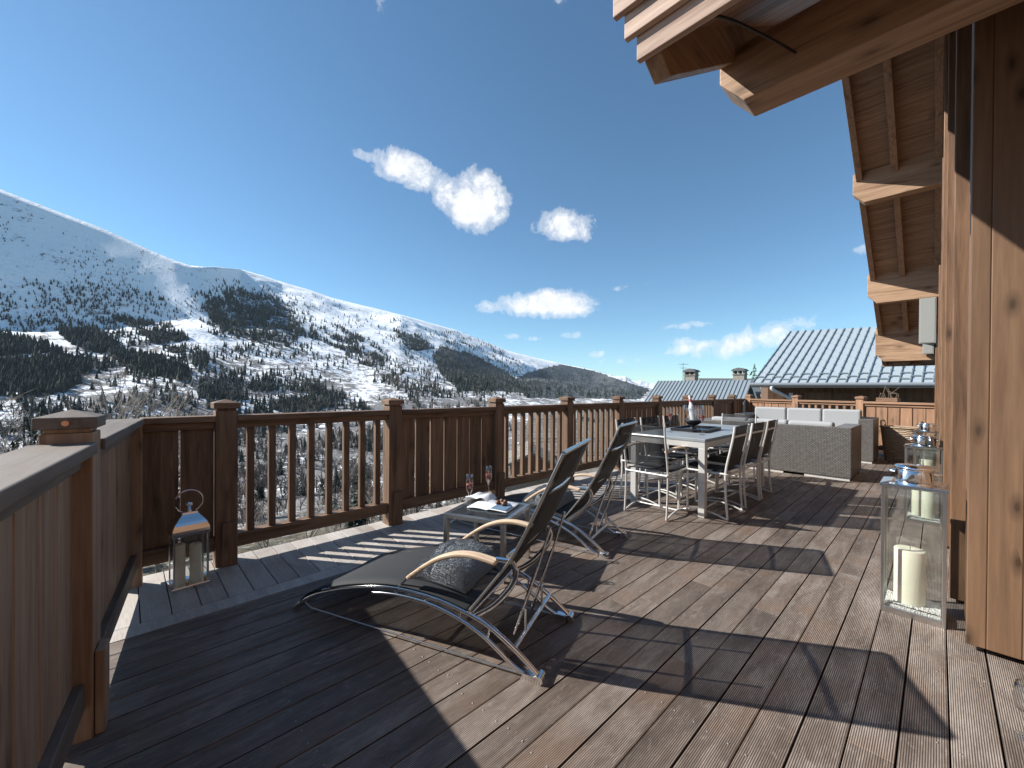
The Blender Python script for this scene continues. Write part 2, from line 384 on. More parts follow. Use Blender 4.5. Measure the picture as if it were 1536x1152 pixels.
# ================================================================== CHALET
H = thing('chalet', 'timber clad chalet gable with overhanging roof along the right of the deck', 'house', (1.2, 5.2, 0))
hx, hy, hz = MATS['house_wood_x'], MATS['house_wood_y'], MATS['house_wood_z']
def hp(name, mb, mat, bevel=.004, **k): return part(name, mb, mat, H, bevel, world=True, **k)
m = MB()
for a, b in ((.098, .1596), (.160, .2624), (.2628, .4006), (.401, .5406), (.541, .7)): m.box(a, b, 2.84, 2.885, .028, 5.0)
hp('corner_cladding', m, MATS['pillar_wood'], .004)
m = MB(); m.box(.104, .7, 2.8865, 3.22, .034, 5.0); hp('corner_post', m, hz)
def roof_z(y): return 4.79 - .5753 * (y - 5.693) if y > 5.38 else 2.451 + .62 * (y - 1.485)   # underside of the rafters
m = MB(); m.prism([(.16, 3.221, 0), (.16, 10.0, 0), (.16, 10.0, roof_z(10.0)), (.16, 5.38, roof_z(5.38)), (.16, 3.221, roof_z(3.221))], (3.6, 0, 0)); hp('wall', m, hz, 0)
m = MB(); m.box(1.1, 1.3, -3.5, 2.83, 0, 3.0); hp('reflector_wall', m, hz, 0)  # unseen wall beside the viewpoint, added to reflect light
# posts and window trims standing proud of the wall, one behind another
for y, x0, x1, z1 in ((3.42, .052, .159, 4.2), (3.90, .060, .159, 4.4), (4.55, .030, .158, 4.6), (5.35, .012, .158, 4.6), (6.55, .006, .158, 3.8), (8.1, -.012, .158, 2.95), (9.86, -.045, .158, 1.95)):
    m = MB(); m.box(x0, x1, y, y + .12, .02, min(z1, roof_z(y + .12) - .02)); hp('wall_post', m, hz, .005)
for y0, y1 in ((3.545, 3.895), (4.68, 5.345)):
    m = MB(); m.box(.125, .1595, y0 + .03, y1 - .03, .12, 2.2); hp('window', m, GTOP, 0)
# purlins
def purlin(y0, y1, zb, zt, xw):
    m = MB(); m.prism([(-.82, y0, zt), (-.82, y0, zb + .14), (-.701, y0, zb), (xw, y0, zb), (xw, y0, zt)], (0, y1 - y0, 0)); hp('purlin', m, MATS['purlin_wood'], .006)
purlin(2.291, 2.48, 2.691, 2.984, .5)
for y, zb in ((7.072, 3.706), (8.80, 2.632), (10.114, 1.758)): purlin(y, y + .15, zb, roof_z(y) + .118, .159)
purlin(5.28, 5.48, 4.52, 4.80, .159)
# rafters under the far slope and under the near slope
E0, E1 = 5.39, 11.01
for x0, x1 in ((-.785, -.72), (-.44, -.375), (-.055, .01)):
    m = MB(); m.prism([(x0, E0, roof_z(E0)), (x0, E1, roof_z(E1)), (x0, E1, roof_z(E1) + .115), (x0, E0, roof_z(E0) + .115)], (x1 - x0, 0, 0)); hp('rafter', m, MATS['rafter_wood'], .004)
m = MB(); m.prism([(-.815, 1.485, 2.502), (-.815, 1.568, 2.451), (-.815, 5.36, roof_z(5.36)), (-.815, 5.36, roof_z(5.36) + .14), (-.815, 1.485, 2.615)], (.07, 0, 0)); hp('rafter', m, MATS['rafter_wood'], .004)
def slab(y0, y1, dz0, dz1, x0=-.80, x1=4.0):
    a, b = roof_z(y0), roof_z(y1); mm = MB(); mm.prism([(x0, y0, a + dz0), (x0, y1, b + dz0), (x0, y1, b + dz1), (x0, y0, a + dz1)], (x1 - x0, 0, 0)); return mm
mm = MB(); y = 11.02
while y > 5.56:
    q = y - .155; s_ = slab(q + .004, y, .117, .137, -.782, 4); mm.add(s_.v, s_.f); y = q
hp('soffit', mm, MATS['soffit_wood'], .002)
mm = MB(); y = 1.487
while y < 5.2:
    q = y + .155; s_ = slab(y + .003, q, .142, .162, -.79, 4); mm.add(s_.v, s_.f); y = q
hp('soffit', mm, MATS['soffit_wood'], .002)
hp('roof_covering', slab(5.40, 11.05, .1385, .185, -.80, 4.05), DKM, 0)
hp('roof_covering', slab(1.44, 5.36, .1635, .21, -.83, 4.05), DKM, 0)
m = MB(); m.box(-.785, 4, 11.022, 11.042, roof_z(11.02) - .02, roof_z(11.02) + .113); hp('fascia', m, MATS['rafter_wood'])
# three lapped boards along the near eave
for i, (xe, y, zb) in enumerate(((-.820, 1.435, 2.479), (-.858, 1.407, 2.568), (-.892, 1.379, 2.656))):
    m = MB(); m.box(xe, 4, y, y + .026, zb, zb + .118); hp('fascia', m, MATS['fascia_wood'], .003)
# cable under the near soffit
m = MB(); m.tube(arc([(-.70, 1.60, 2.64), (-.60, 1.66, 2.65), (-.52, 1.95, 2.70), (-.48, 2.289, 2.80)], 5), .006, 6); hp('cable', m, DKM, 0)
# grey boxes fixed to the wall
for x0, x1, y, z0, z1 in ((-.214, -.034, 8.70, 1.934, 2.614), (-.016, .078, 8.75, 2.08, 2.465), (-.20, -.062, 10.02, 1.86, 2.03), (-.185, -.062, 10.35, 1.73, 1.83), (-.036, .03, 10.04, 1.94, 2.185), (-.045, .02, 10.37, 1.77, 1.92)):
    m = MB(); m.box(x0, x1, y, y + .06, z0, z1); m.box(x0 + .012, x1 - .012, y - .004, y, z0 + .012, z1 - .012)
    hp('wall_box', m, PANEL, .003, label='flat grey panel box fixed to the timber wall')

# ================================================================== LOUNGERS
LW = .51
def make_lounger(name, label, loc, rz):
    t = thing(name, label, 'sun lounger', loc, rz, 'reclining sun loungers on the deck')
    up = arc([(.02, 0, .006), (.15, 0, .098), (.335, 0, .168), (.51, 0, .214), (.68, 0, .242), (.84, 0, .246), (.965, 0, .236), (1.084, 0, .212), (1.176, 0, .185), (1.263, 0, .139), (1.348, 0, .083), (1.43, 0, .018)], 4)
    lo = arc([(.56, 0, .195), (.70, 0, .212), (.865, 0, .212), (1.014, 0, .186), (1.142, 0, .140), (1.231, 0, .088), (1.307, 0, .036), (1.365, 0, .010)], 4)
    for y in (.012, LW - .012):
        m = MB(); sh = Vector((0, y, 0))
        m.tube([p + sh for p in up], .0115, 8); m.tube([p + sh for p in lo], .0095, 8)
        for k in range(8, len(lo) - 6, 5):
            q = lo[k]; b = min(up, key=lambda u_: abs(u_.x - q.x)); m.tube([q + sh, b + sh], .005, 6)
        m.prism([(1.345, y - .016, .0), (1.45, y - .016, .0), (1.44, y - .016, .022), (1.36, y - .016, .026)], (0, .032, 0))
        m.tube([(1.428, y - .024, .018), (1.428, y + .024, .018)], .018, 14)
        part('base_arc', m, CH, t)
        m = MB(); m.tube([(.10, y, .05), (.149, y, .03), (1.36, y, .012)], .004, 6); part('tie_rod', m, ST, t)
        # polished curved stay between arm and hinge
        m = MB(); st = arc([(1.30, y, .472), (1.318, y, .43), (1.294, y, .365), (1.219, y, .275), (1.125, y, .205)], 5); m.tube(st, .014, 8, flat=(.35, 1)); part('arm_stay', m, CH, t)
        # armrest and its tubes
        m = MB(); ap = arc([(.768, y, .318), (.852, y, .383), (.939, y, .437), (1.036, y, .472), (1.129, y, .480), (1.232, y, .468)], 6)
        prof = [p - Vector((0, .022, 0)) for p in ap]; m.sheet(prof, (0, .044, 0), .019); arm = part('armrest', m, MATS['arm_wood'], t, .005)
        m = MB(); m.tube([(1.228, y, .472), (1.30, y, .474)], .011, 8, flat=(.6, 1)); part('arm_bracket', m, CH, arm); m = MB(); m.tube(arc([(.785, y, .322), (.735, y, .275), (.694, y, .222)], 4), .007, 6); part('arm_support', m, CH, arm)
        # back frame side
        m = MB(); bp = arc([(1.095, y, .218), (1.20, y, .352), (1.304, y, .497), (1.405, y, .694), (1.519, y, .943)], 5); m.tube(bp, .0125, 8, flat=(1, .55)); part('back_frame', m, ST, t)
    for s_, z_, r_ in ((.02, .008, .011), (1.315, .108, .011), (.62, .232, .008), (1.10, .205, .009)):
        m = MB(); m.tube([(s_, .012, z_), (s_, LW - .012, z_)], r_, 8); part('cross_bar', m, CH, t)
    for yy in (.14, LW - .14):
        m = MB(); m.tube([(1.43, yy, .60), (1.364, yy, .384), (1.262, yy, .088)], .006, 6); m.tube([(1.37, yy, .41), (1.262, yy, .088)], .0085, 6); part('recline_strut', m, CH, t)
        m = MB(); m.tube([(1.315, yy, .108), (1.315, yy, .215)], .006, 6); part('recline_peg', m, CH, t)
    for s_, z_ in ((1.43, .765), (1.29, .50)):
        m = MB(); m.tube(arc([(s_, .012, z_), (s_ + .014, LW / 2, z_ - .004), (s_, LW - .012, z_)], 5), .010, 8); part('back_cross_bar', m, CH, t)
    m = MB(); m.tube([(1.520, .012, .945), (1.520, LW - .012, .945)], .010, 8); part('top_bar', m, ST, t)
    sp = arc([(.07, .0, .052), (.15, .0, .116), (.335, .0, .187), (.51, .0, .232), (.68, .0, .260), (.84, .0, .263), (.965, .0, .252), (1.10, .0, .226)], 5)
    m = MB(); m.sheet(sp, (0, LW, 0), -.004, 6); part('seat_sling', m, SLING, t)
    bp = arc([(1.103, .0, .222), (1.20, .0, .346), (1.304, .0, .491), (1.405, .0, .688), (1.517, .0, .938)], 6)
    m = MB(); m.sheet([p + Vector((0, .02, 0)) for p in bp], (0, LW - .04, 0), .004, 4); part('back_sling', m, SLING, t)
    return t
u1 = Vector((.9156, .402, 0)); N1 = Vector((-1.095, 1.227, 0)); a1 = math.atan2(.402, .9156)
L1 = make_lounger('sun_lounger', 'black sling sun lounger nearest the camera with a folded grey towel under its arm', N1 - u1 * 1.447, a1)
a2 = R(16.0); u2 = Vector((math.cos(a2), math.sin(a2), 0)); N2 = Vector((-1.611, 2.485, 0))
L2 = dup(L1, N2 - u2 * 1.447, a2, 'black sling sun lounger behind the low side table, nearer the dining table')
XF[L2.name] = Matrix.Translation(N2 - u2 * 1.447) @ Matrix.Rotation(a2, 4, 'Z')
def towel(label, root, sx, yc, seed):
    """a bath towel folded into a thick slab on the seat of a lounger, with its pile"""
    m = MB(); rg = random.Random(seed); W, D = .31, .37; nx, ny = 60, 60
    def seat(x): return .262 - max(0, x - .88) ** 2 * .62 - max(0, .80 - x) ** 2 * .35 + .004
    def pt(a, b):
        """a, b run -1..1 over the top and round the edges"""
        ea = (1 - abs(a) ** 7) ** .45; eb = (1 - abs(b) ** 9) ** .45
        hh = .105 * ea * eb * (1 + .06 * math.sin(a * 3 + 1 + seed) + .05 * math.sin(b * 4 + seed))
        fold = a + .38 + .10 * b; hh *= 1 - .34 * math.exp(-(fold / .07) ** 2)
        if fold < 0: hh *= .86 + .10 * math.sin(b * 2.5)
        hh += ea * eb * (.008 * noise.noise(Vector((a * 3, b * 3, seed))) + .003 * noise.noise(Vector((a * 14, b * 14, 4))))
        x2 = sx + a * W / 2 * (1 + .05 * noise.noise(Vector((b * 2.3, 2, seed)))); return Vector((x2, yc + b * D / 2 * (1 + .03 * math.sin(a * 3)), seat(x2) + max(hh, .002)))
    g = [[pt(math.sin((i / nx - .5) * PI), math.sin((j / ny - .5) * PI)) for j in range(ny + 1)] for i in range(nx + 1)]
    q = ny + 1; vs = [p for r in g for p in r]; fs = [(i*q + j, (i+1)*q + j, (i+1)*q + j + 1, i*q + j + 1) for i in range(nx) for j in range(ny)]
    T = len(vs); vs.append(Vector((sx, yc, seat(sx) + .001))); rim = [j for j in range(ny)] + [i*q + ny for i in range(nx)] + [nx*q + j for j in range(ny, 0, -1)] + [i*q for i in range(nx, 0, -1)]
    fs += [(rim[k], rim[(k + 1) % len(rim)], T) for k in range(len(rim))]; m.add(vs, fs, True)
    for k in range(26000):
        i, j = rg.randrange(1, nx - 1), rg.randrange(1, ny - 1); p = g[i][j].lerp(g[i+1][j+1], rg.random()).lerp(g[i][j+1], rg.random() * .5)
        nrm_ = (g[i+1][j] - g[i][j]).cross(g[i][j+1] - g[i][j])
        if nrm_.length < 1e-9: continue
        nrm_.normalize(); e = (nrm_ + Vector((rg.gauss(0, .45), rg.gauss(0, .45), rg.gauss(0, .3)))).normalized() * rg.uniform(.003, .0065); s = e.orthogonal().normalized() * .0010
        m.add([p - s, p + s, p + e], [(0, 1, 2)])
    o = mesh_obj('towel', m, TOWEL); o.location = root.location; o.rotation_euler = root.rotation_euler
    tag(o, label, 'towel', 'folded grey towels')
towel('thick grey towel folded on the seat of the nearest lounger', L1, .885, .265, 1)
towel('dark grey towel folded on the lounger behind the side table', L2, .86, .26, 2)

# ================================================================== SIDE TABLE AND WHAT IS ON IT
ST_T = thing('side_table', 'low square steel side table with dark top between the two loungers', 'side table', (-2.244, 1.515, 0), R(22.6))
W = .445
for cx, cy in ((.0, .0), (W - .03, .0), (W - .03, W - .03), (.0, W - .03)):
    m = MB(); m.box(cx, cx + .03, cy, cy + .03, .001, .352); part('leg', m, ST, ST_T, .002)
m = MB(); m.box(0, W, 0, .03, .353, .382); m.box(0, W, W - .03, W, .353, .382); m.box(0, .03, .03, W - .03, .353, .382); m.box(W - .03, W, .03, W - .03, .353, .382); part('frame', m, ST, ST_T, .002)
m = MB(); m.box(.031, W - .031, .031, W - .031, .362, .3805); part('table_top', m, GTOP, ST_T, .002)
for y in (.12, .30):
    m = MB(); m.beam((.03, y, .34), (W - .03, y, .34), .02, .012); part('cross_bar', m, ST, ST_T)
def flute(label, x, y, z, group, lvl=.6):
    t = thing('champagne_flute', label, 'glass', (x, y, z), 0, group)
    m = MB(); m.lathe([(.031, .0), (.031, .0025), (.006, .006), (.0038, .02), (.0036, .115), (.006, .122), (.018, .15), (.024, .18), (.0245, .21), (.0215, .258), (.0208, .258), (.0237, .21), (.0232, .18), (.017, .151), (.001, .128)], n=24); part('bowl', m, CRY, t)
    m = MB(); m.lathe([(.001, .1285), (.0165, .152), (.0226, .18), (.0232, .20 + .0), (.0001, .20)], n=24); part('rose_wine', m, WINE, t)
    return t
flute('flute of rosé champagne at the front edge of the low side table', -2.118, 1.633, .382, 'flutes of rosé on the side table')
flute('flute of rosé champagne behind the magazine on the low side table', -2.262, 1.92, .382, 'flutes of rosé on the side table')
mg = thing('magazine', 'open magazine with pale pages lying on the low side table', 'magazine', (-2.14, 1.865, .3825), R(23))
m = MB(); m.sheet(arc([(-.15, -.115, .001), (-.08, -.115, .007), (-.01, -.115, .002), (.0, -.115, .001)], 4), (0, .23, 0), -.004); m.sheet(arc([(.001, -.115, .001), (.02, -.115, .008), (.09, -.115, .006), (.15, -.115, .001)], 4), (0, .23, 0), -.004); part('pages', m, WHITE, mg)
m = MB(); m.box(.02, .135, -.10, .02, .0125, .0131); part('picture', m, plain('page_blue', (.12, .20, .30), .4), mg)
m = MB(); rr = random.Random(5)
for k in range(11):
    a = rr.uniform(0, 2*PI); q = rr.uniform(0, .045); x, y = q * math.cos(a), q * math.sin(a) * .7; s = rr.uniform(.010, .02)
    m.lathe([(.0005, -s*.7), (s, -s*.5), (s*1.1, 0), (s*.8, s*.6), (.0005, s*.8)], x, y, .014 + (.018 if k > 7 else 0), 7)
single('chocolate_pile', m, SNACK, 'small heap of brown chocolates resting on the open magazine', 'chocolates', loc=(-2.10, 1.905, .394))
m = MB(); m.sheet(arc([(-.10, -.07, .001), (-.05, -.07, .03), (0, -.07, .022), (.05, -.07, .035), (.10, -.07, .002)], 5), (0, .15, 0), -.003)
single('folded_leaflet', m, WHITE, 'curling white leaflet at the far left edge of the side table', 'leaflet', loc=(-2.335, 1.90, .3825), rz=R(23))

# ================================================================== DINING SET
DT = thing('dining_table', 'rectangular outdoor dining table with grey top and aluminium legs', 'dining table', (-1.89, 4.88, 0))
tw, tl = .39, .955
for sx in (-1, 1):
    for sy in (-1, 1):
        m = MB(); x = sx * (tw - .035); y = sy * (tl - .035); m.box(x - .03, x + .03, y - .03, y + .03, .002, .655); part('leg', m, AL, DT, .003)
m = MB(); m.box(-tw + .005, tw - .005, -tl + .005, -tl + .05, .656, .712); m.box(-tw + .005, tw - .005, tl - .05, tl - .005, .656, .712); m.box(-tw + .005, -tw + .05, -tl + .05, tl - .05, .656, .712); m.box(tw - .05, tw - .005, -tl + .05, tl - .05, .656, .712); part('apron', m, AL, DT, .003)
m = MB(); m.box(-tw, tw, -tl, tl, .713, .744); part('table_top', m, TABTOP, DT, .004)
def make_chair(arms):
    t = thing('dining_armchair' if arms else 'dining_chair', 'x', 'armchair' if arms else 'chair')
    for s in (-1, 1):
        x = s * .215
        m = MB(); m.tube(arc([(x, .0, .008), (x, .018, .22), (x, .02, .44), (x, -.012, .62), (x, -.04, .76), (x, -.055, .875)], 4), .0115, 8, flat=(1, .8)); part('back_leg', m, AL, t)
        m = MB(); m.tube([(x, .455, .006), (x, .445, .425)], .0115, 8); part('front_leg', m, AL, t)
        m = MB(); m.tube(arc([(x, .005, .010), (x, .12, .042), (x, .23, .054), (x, .34, .042), (x, .452, .010)], 4), .009, 8); part('runner', m, AL, t)
        m = MB(); m.tube([(x, .01, .425), (x, .455, .430)], .0105, 8); part('seat_rail', m, AL, t)
        if arms:
            m = MB(); m.sheet(arc([(x - .022, -.01, .625), (x - .022, .14, .645), (x - .022, .30, .642), (x - .022, .43, .615)], 5), (.044, 0, 0), .016); ar = part('armrest', m, MATS['arm_wood'], t, .004)
            m = MB(); m.tube([(x, .445, .425), (x, .43, .55), (x, .40, .622)], .010, 8); part('arm_post', m, AL, ar)
    for y_, z_, r_ in ((.445, .425, .0105), (.012, .41, .0105), (.23, .054, .008)):
        m = MB(); m.tube([(-.215, y_, z_), (.215, y_, z_)], r_, 8); part('cross_bar', m, AL, t)
    m = MB(); m.tube([(-.215, -.043, .775), (.215, -.043, .775)], .010, 8); part('back_bar', m, AL, t)
    m = MB(); m.sheet(arc([(-.205, .035, .440), (-.205, .15, .430), (-.205, .30, .430), (-.205, .455, .442)], 4), (.41, 0, 0), .005, 4); part('seat', m, SLING, t)
    m = MB(); m.sheet(arc([(-.205, .026, .47), (-.205, -.004, .62), (-.205, -.034, .76), (-.205, -.050, .87)], 4), (.41, 0, 0), -.004, 4); part('backrest', m, SLINGC, t)
    return t
ac = make_chair(True); ac.location = (-1.925, 3.592, 0); tag(ac, 'dining armchair at the near end of the table, its back to the loungers', None, 'dining armchairs at the table ends')
dup(ac, (-1.93, 6.18, 0), PI, 'dining armchair at the far end of the table, facing the loungers')
dc = make_chair(False); dc['group'] = 'side chairs along the dining table'
for k, (y, a, nm) in enumerate(((4.235, 91, 'nearest of three'), (4.785, 89, 'middle one of three'), (5.29, 92, 'farthest of three'))):
    lb = f'slim black sling chair on the house side of the dining table, {nm}'
    if k == 0: dc.location = (-1.335, y, 0); dc.rotation_euler = (0, 0, R(a)); dc['label'] = lb
    else: dup(dc, (-1.335 - .004 * k, y, 0), R(a), lb)
for k, (y, a, nm) in enumerate(((4.18, -88, 'nearest of three'), (4.70, -91, 'middle one of three'), (5.24, -90, 'farthest of three'))):
    dup(dc, (-2.43 + .02 * k, y, 0), R(a), f'slim black sling chair on the fence side of the dining table, {nm}')
m = MB(); m.box(-.19, .19, -.28, .28, 0, .012); m.box(-.19, .19, -.28, -.262, .012, .034); m.box(-.19, .19, .262, .28, .012, .034); m.box(-.19, -.172, -.262, .262, .012, .034); m.box(.172, .19, -.262, .262, .012, .034)
single('serving_tray', m, TRAY, 'shallow black serving tray on the grey dining table', 'tray', bevel=.003, loc=(-1.925, 4.77, .7445), rz=R(4))
flute('flute of rosé champagne on the fence side of the black tray', -2.03, 4.33, .7445, 'flutes of rosé on the dining table')
flute('flute of rosé champagne at the house side corner of the dining table', -1.68, 4.31, .7445, 'flutes of rosé on the dining table')
ib = thing('ice_bucket', 'clear glass ice bucket on a dark bowl foot standing in the tray', 'ice bucket', (-1.99, 4.84, .757))
m = MB(); m.lathe([(.05, .075), (.085, .12), (.098, .19), (.102, .27), (.099, .27), (.095, .19), (.082, .122), (.002, .08)]); part('bowl', m, CRY, ib)
m = MB(); m.lathe([(.045, 0), (.045, .006), (.012, .014), (.012, .03), (.05, .04), (.085, .065), (.10, .095), (.096, .10), (.05, .074)]); part('foot', m, TRAY, ib)
bt = thing('bottle', 'white topped bottle tied with pink ribbon leaning in the ice bucket', 'bottle', (-1.985, 4.835, .845))
m = MB(); q = [(0,0,0), (-.012, -.006, .10), (-.022, -.011, .17), (-.028, -.014, .21), (-.040, -.02, .30)]
for a, b, r0, r1 in ((0, 1, .036, .036), (1, 2, .036, .030), (2, 3, .030, .014), (3, 4, .014, .013)): m.tube([q[a], q[b]], r0, 14, r1)
part('body', m, WHITE, bt)
m = MB(); m.tube([(-.030, -.015, .225), (-.034, -.017, .255)], .0165, 12); part('ribbon', m, RED, bt)

# ================================================================== SOFAS
def sofa(label, x0, x1, y0, y1, facing, zt=.715):
    """facing +1: seat opens to +y (back panel at y0); -1: the other way"""
    t = thing('wicker_sofa', label, 'sofa', ((x0 + x1) / 2, (y0 + y1) / 2, 0), 0, 'wicker sofas at the far end')
    bk = (y0, y0 + .13) if facing > 0 else (y1 - .13, y1); inn = (y0 + .1305, y1) if facing > 0 else (y0, y1 - .1305)
    m = MB(); m.box(x0, x1, *bk, .035, zt); part('back_panel', m, WICKER, t, .012, world=True)
    for a, b in ((x0, x0 + .20), (x1 - .20, x1)):
        m = MB(); m.box(a, b, *inn, .035, zt); part('arm', m, WICKER, t, .012, world=True)
    m = MB(); m.box(x0 + .2005, x1 - .2005, *inn, .035, .28); part('base', m, WICKER, t, .01, world=True)
    m = MB()
    for fx in (x0 + .02, (x0 + x1) / 2 - .25, x1 - .52): m.box(fx, fx + .5, y0 + .015, y0 + .05, .0, .034); m.box(fx, fx + .5, y1 - .05, y1 - .015, .0, .034)
    part('foot', m, AL, t, world=True)
    L = (x1 - x0 - .42) / 3
    for k in range(3):
        a = x0 + .21 + k * L
        m = MB(); m.box(a + .004, a + L - .004, inn[0] + .01, inn[1] - .005, .281, .42); part('seat_cushion', m, CUSH, t, .03, 3, world=True)
        by = (y0 + .128, y0 + .30) if facing > 0 else (y1 - .30, y1 - .128)
        m = MB(); m.box(a + .004, a + L - .004, *by, .425, zt + (.055 if facing > 0 else .13)); part('back_cushion', m, CUSH, t, .035, 3, world=True)
    return t
sofa('brown wicker sofa with its plain back turned to the camera', -2.84, -.788, 6.98, 7.98, 1)
s2 = sofa('brown wicker sofa with pale grey cushions in front of the far fence', -2.86, -.735, 8.98, 9.80, -1, .742)

# ================================================================== BASKET
bk = thing('wicker_basket', 'tall willow log basket between the far fence and the chalet wall', 'basket', (-.44, 9.75, 0), R(-19))
m = MB(); n = 48; rings = []
for i in range(31):
    f = i / 30; z = .005 + .575 * f; hw = .20 + .055 * f; hd = .15 + .04 * f; rg = []
    for k in range(n):
        a = 2*PI*k/n; c, s = math.cos(a), math.sin(a); e = .55
        bx = math.copysign(abs(c) ** e, c); by = math.copysign(abs(s) ** e, s); w = 1 + .022 * (1 if (i + k // 3) % 2 else -1)
        rg.append((bx * hw * w, by * hd * w, z))
    rings += rg
m.add(rings, [(i*n + k, i*n + (k+1) % n, (i+1)*n + (k+1) % n, (i+1)*n + k) for i in range(30) for k in range(n)] + [tuple(range(n-1, -1, -1))]); part('body', m, WILLOW, bk)
m = MB(); rim = [((.257) * math.copysign(abs(math.cos(a)) ** .55, math.cos(a)), .192 * math.copysign(abs(math.sin(a)) ** .55, math.sin(a)), .585) for a in [2*PI*k/40 for k in range(41)]]; m.tube(rim, .016, 8); part('rim', m, WILLOW, bk)
for s in (-1, 1):
    m = MB(); m.tube(arc([(s * .25, -.07, .58), (s * .26, -.06, .67), (s * .262, 0, .70), (s * .26, .06, .67), (s * .25, .07, .58)], 5), .012, 8); part('handle', m, WILLOW, bk)

# ================================================================== LANTERNS
def candle(label, x, y, z, r, h, group):
    t = thing('pillar_candle', label, 'candle', (x, y, z), 0, group)
    m = MB(); m.lathe([(r, 0), (r, h - .004), (r - .004, h), (r * .5, h - .003), (.001, h - .006)], n=28); part('wax', m, WAX, t)
    m = MB(); m.tube([(0, 0, h - .008), (.002, .001, h + .01), (-.004, .002, h + .022)], .0014, 5); part('wick', m, WICK, t)
def big_lantern(label, x, y, candles, where):
    w, d, h = .25, .215, .715; t = thing('box_lantern', label, 'lantern', (x, y, 0), 0, 'tall steel and glass lanterns along the house wall')
    m = MB(); p = .016
    for a in (0, w - p):
        for b in (0, d - p): m.box(a, a + p, b, b + p, .0, h - .03)
    m.box(p, w - p, 0, p, .0, .034); m.box(p, w - p, d - p, d, .0, .034); m.box(0, p, p, d - p, .0, .034); m.box(w - p, w, p, d - p, .0, .034); m.box(p, w - p, p, d - p, .004, .03)
    part('frame', m, ST, t, .002)
    m = MB(); m.add([(-.006,-.006,h-.03),(w+.006,-.006,h-.03),(w+.006,d+.006,h-.03),(-.006,d+.006,h-.03),(-.006,-.006,h-.012),(w+.006,-.006,h-.012),(w+.006,d+.006,h-.012),(-.006,d+.006,h-.012),(.04,.04,h),(w-.04,.04,h),(w-.04,d-.04,h),(.04,d-.04,h)],
        [(3,2,1,0),(0,1,5,4),(1,2,6,5),(2,3,7,6),(3,0,4,7),(4,5,9,8),(5,6,10,9),(6,7,11,10),(7,4,8,11),(8,9,10,11)]); part('top_plate', m, CH, t, .002)
    m = MB(); m.lathe([(.075, h + .001), (.075, h + .062), (.079, h + .064), (.079, h + .078), (.072, h + .084), (.03, h + .086), (.001, h + .086)], w / 2, d / 2, 0, 32); lid = part('chimney_lid', m, CH, t)
    for s in (-1, 1):
        m = MB(); q = arc([(w/2 + s * .074, d/2 - .03, h + .05), (w/2 + s * .10, d/2 - .02, h + .048), (w/2 + s * .10, d/2 + .02, h + .048), (w/2 + s * .074, d/2 + .03, h + .05)], 4); m.tube(q, .006, 8); part('handle', m, CH, lid)
    for q0, q1, r0, r1 in ((p, w - p, .006, .009), (p, w - p, d - .009, d - .006)):
        m = MB(); m.box(q0, q1, r0, r1, .034, h - .03); part('glass_pane', m, GLS, t)
    for r0, r1 in ((.006, .009), (w - .009, w - .006)):
        m = MB(); m.box(r0, r1, p, d - p, .034, h - .03); part('glass_pane', m, GLS, t)
    m = MB(); g = 26
    vs = [(p + .003 + (w - 2*p - .006) * i / g, p + .003 + (d - 2*p - .006) * j / g, .052 + .008 * noise.noise(Vector((i * .9, j * .9, x * 9)))) for i in range(g + 1) for j in range(g + 1)]
    m.add(vs, [(i*(g+1)+j, (i+1)*(g+1)+j, (i+1)*(g+1)+j+1, i*(g+1)+j+1) for i in range(g) for j in range(g)]); m.box(p + .004, w - p - .004, p + .004, d - p - .004, .0305, .044)
    part('gravel_bed', m, GRAVEL, t, kind='stuff')
    for k, (cx, cy, r, hh) in enumerate(candles): candle(f'ivory pillar candle standing in white gravel in {where}' + ('' if len(candles) == 1 else (', taller one', ', shorter one')[k]), x + cx, y + cy, .05, r, hh, 'ivory candles in the box lanterns')
big_lantern('tall steel and glass box lantern at the foot of the wooden corner post', -.213, 3.005, [(.112, .11, .064, .29)], 'the nearest box lantern')
big_lantern('steel and glass box lantern directly behind the nearest one by the wall', -.212, 5.24, [(.09, .13, .045, .36), (.155, .08, .045, .30)], 'the second box lantern')
big_lantern('steel and glass box lantern farthest along the house wall near the basket', -.215, 7.35, [(.12, .10, .05, .28)], 'the farthest box lantern')
# small lantern with ring handle in the left corner
w, d = .172, .150
SL = thing('ring_lantern', 'polished steel lantern with ring handle in the shaded left corner of the deck', 'lantern', (-3.207, .185, 0), R(4)); m = MB(); p = .011
for a in (0, d - p):
    for b in (0, w - p): m.box(a, a + p, b, b + p, .022, .318)
part('frame', m, CH, SL, .0015)
m = MB(); m.box(-.006, d + .006, -.006, w + .006, .001, .022); part('base', m, CH, SL, .004)
m = MB(); rg = []; prof = [(1.05, .317), (1.07, .334), (1.06, .350), (1.02, .366), (.95, .381), (.85, .396), (.72, .411), (.58, .425), (.47, .438), (.43, .450)]
for f, z in prof: rg += [(d/2 - d/2*f, w/2 - w/2*f, z), (d/2 + d/2*f, w/2 - w/2*f, z), (d/2 + d/2*f, w/2 + w/2*f, z), (d/2 - d/2*f, w/2 + w/2*f, z)]
m.add(rg, [(i*4 + k, i*4 + (k+1) % 4, (i+1)*4 + (k+1) % 4, (i+1)*4 + k) for i in range(len(prof) - 1) for k in range(4)] + [(3, 2, 1, 0), tuple(range(len(rg) - 4, len(rg)))]); hood = part('hood', m, CH, SL, .003)
m = MB(); m.lathe([(.013, .448), (.011, .478), (.020, .484), (.020, .496), (.012, .504), (.001, .507)], d/2, w/2, 0, 16); part('finial', m, CH, hood)
m = MB(); m.tube([(d/2, w/2 + .068 * math.cos(a), .508 + .068 * math.sin(a)) for a in [R(-140) + R(320) * k / 36 - R(20) for k in range(37)]], .004, 8); part('ring_handle', m, CH, hood)
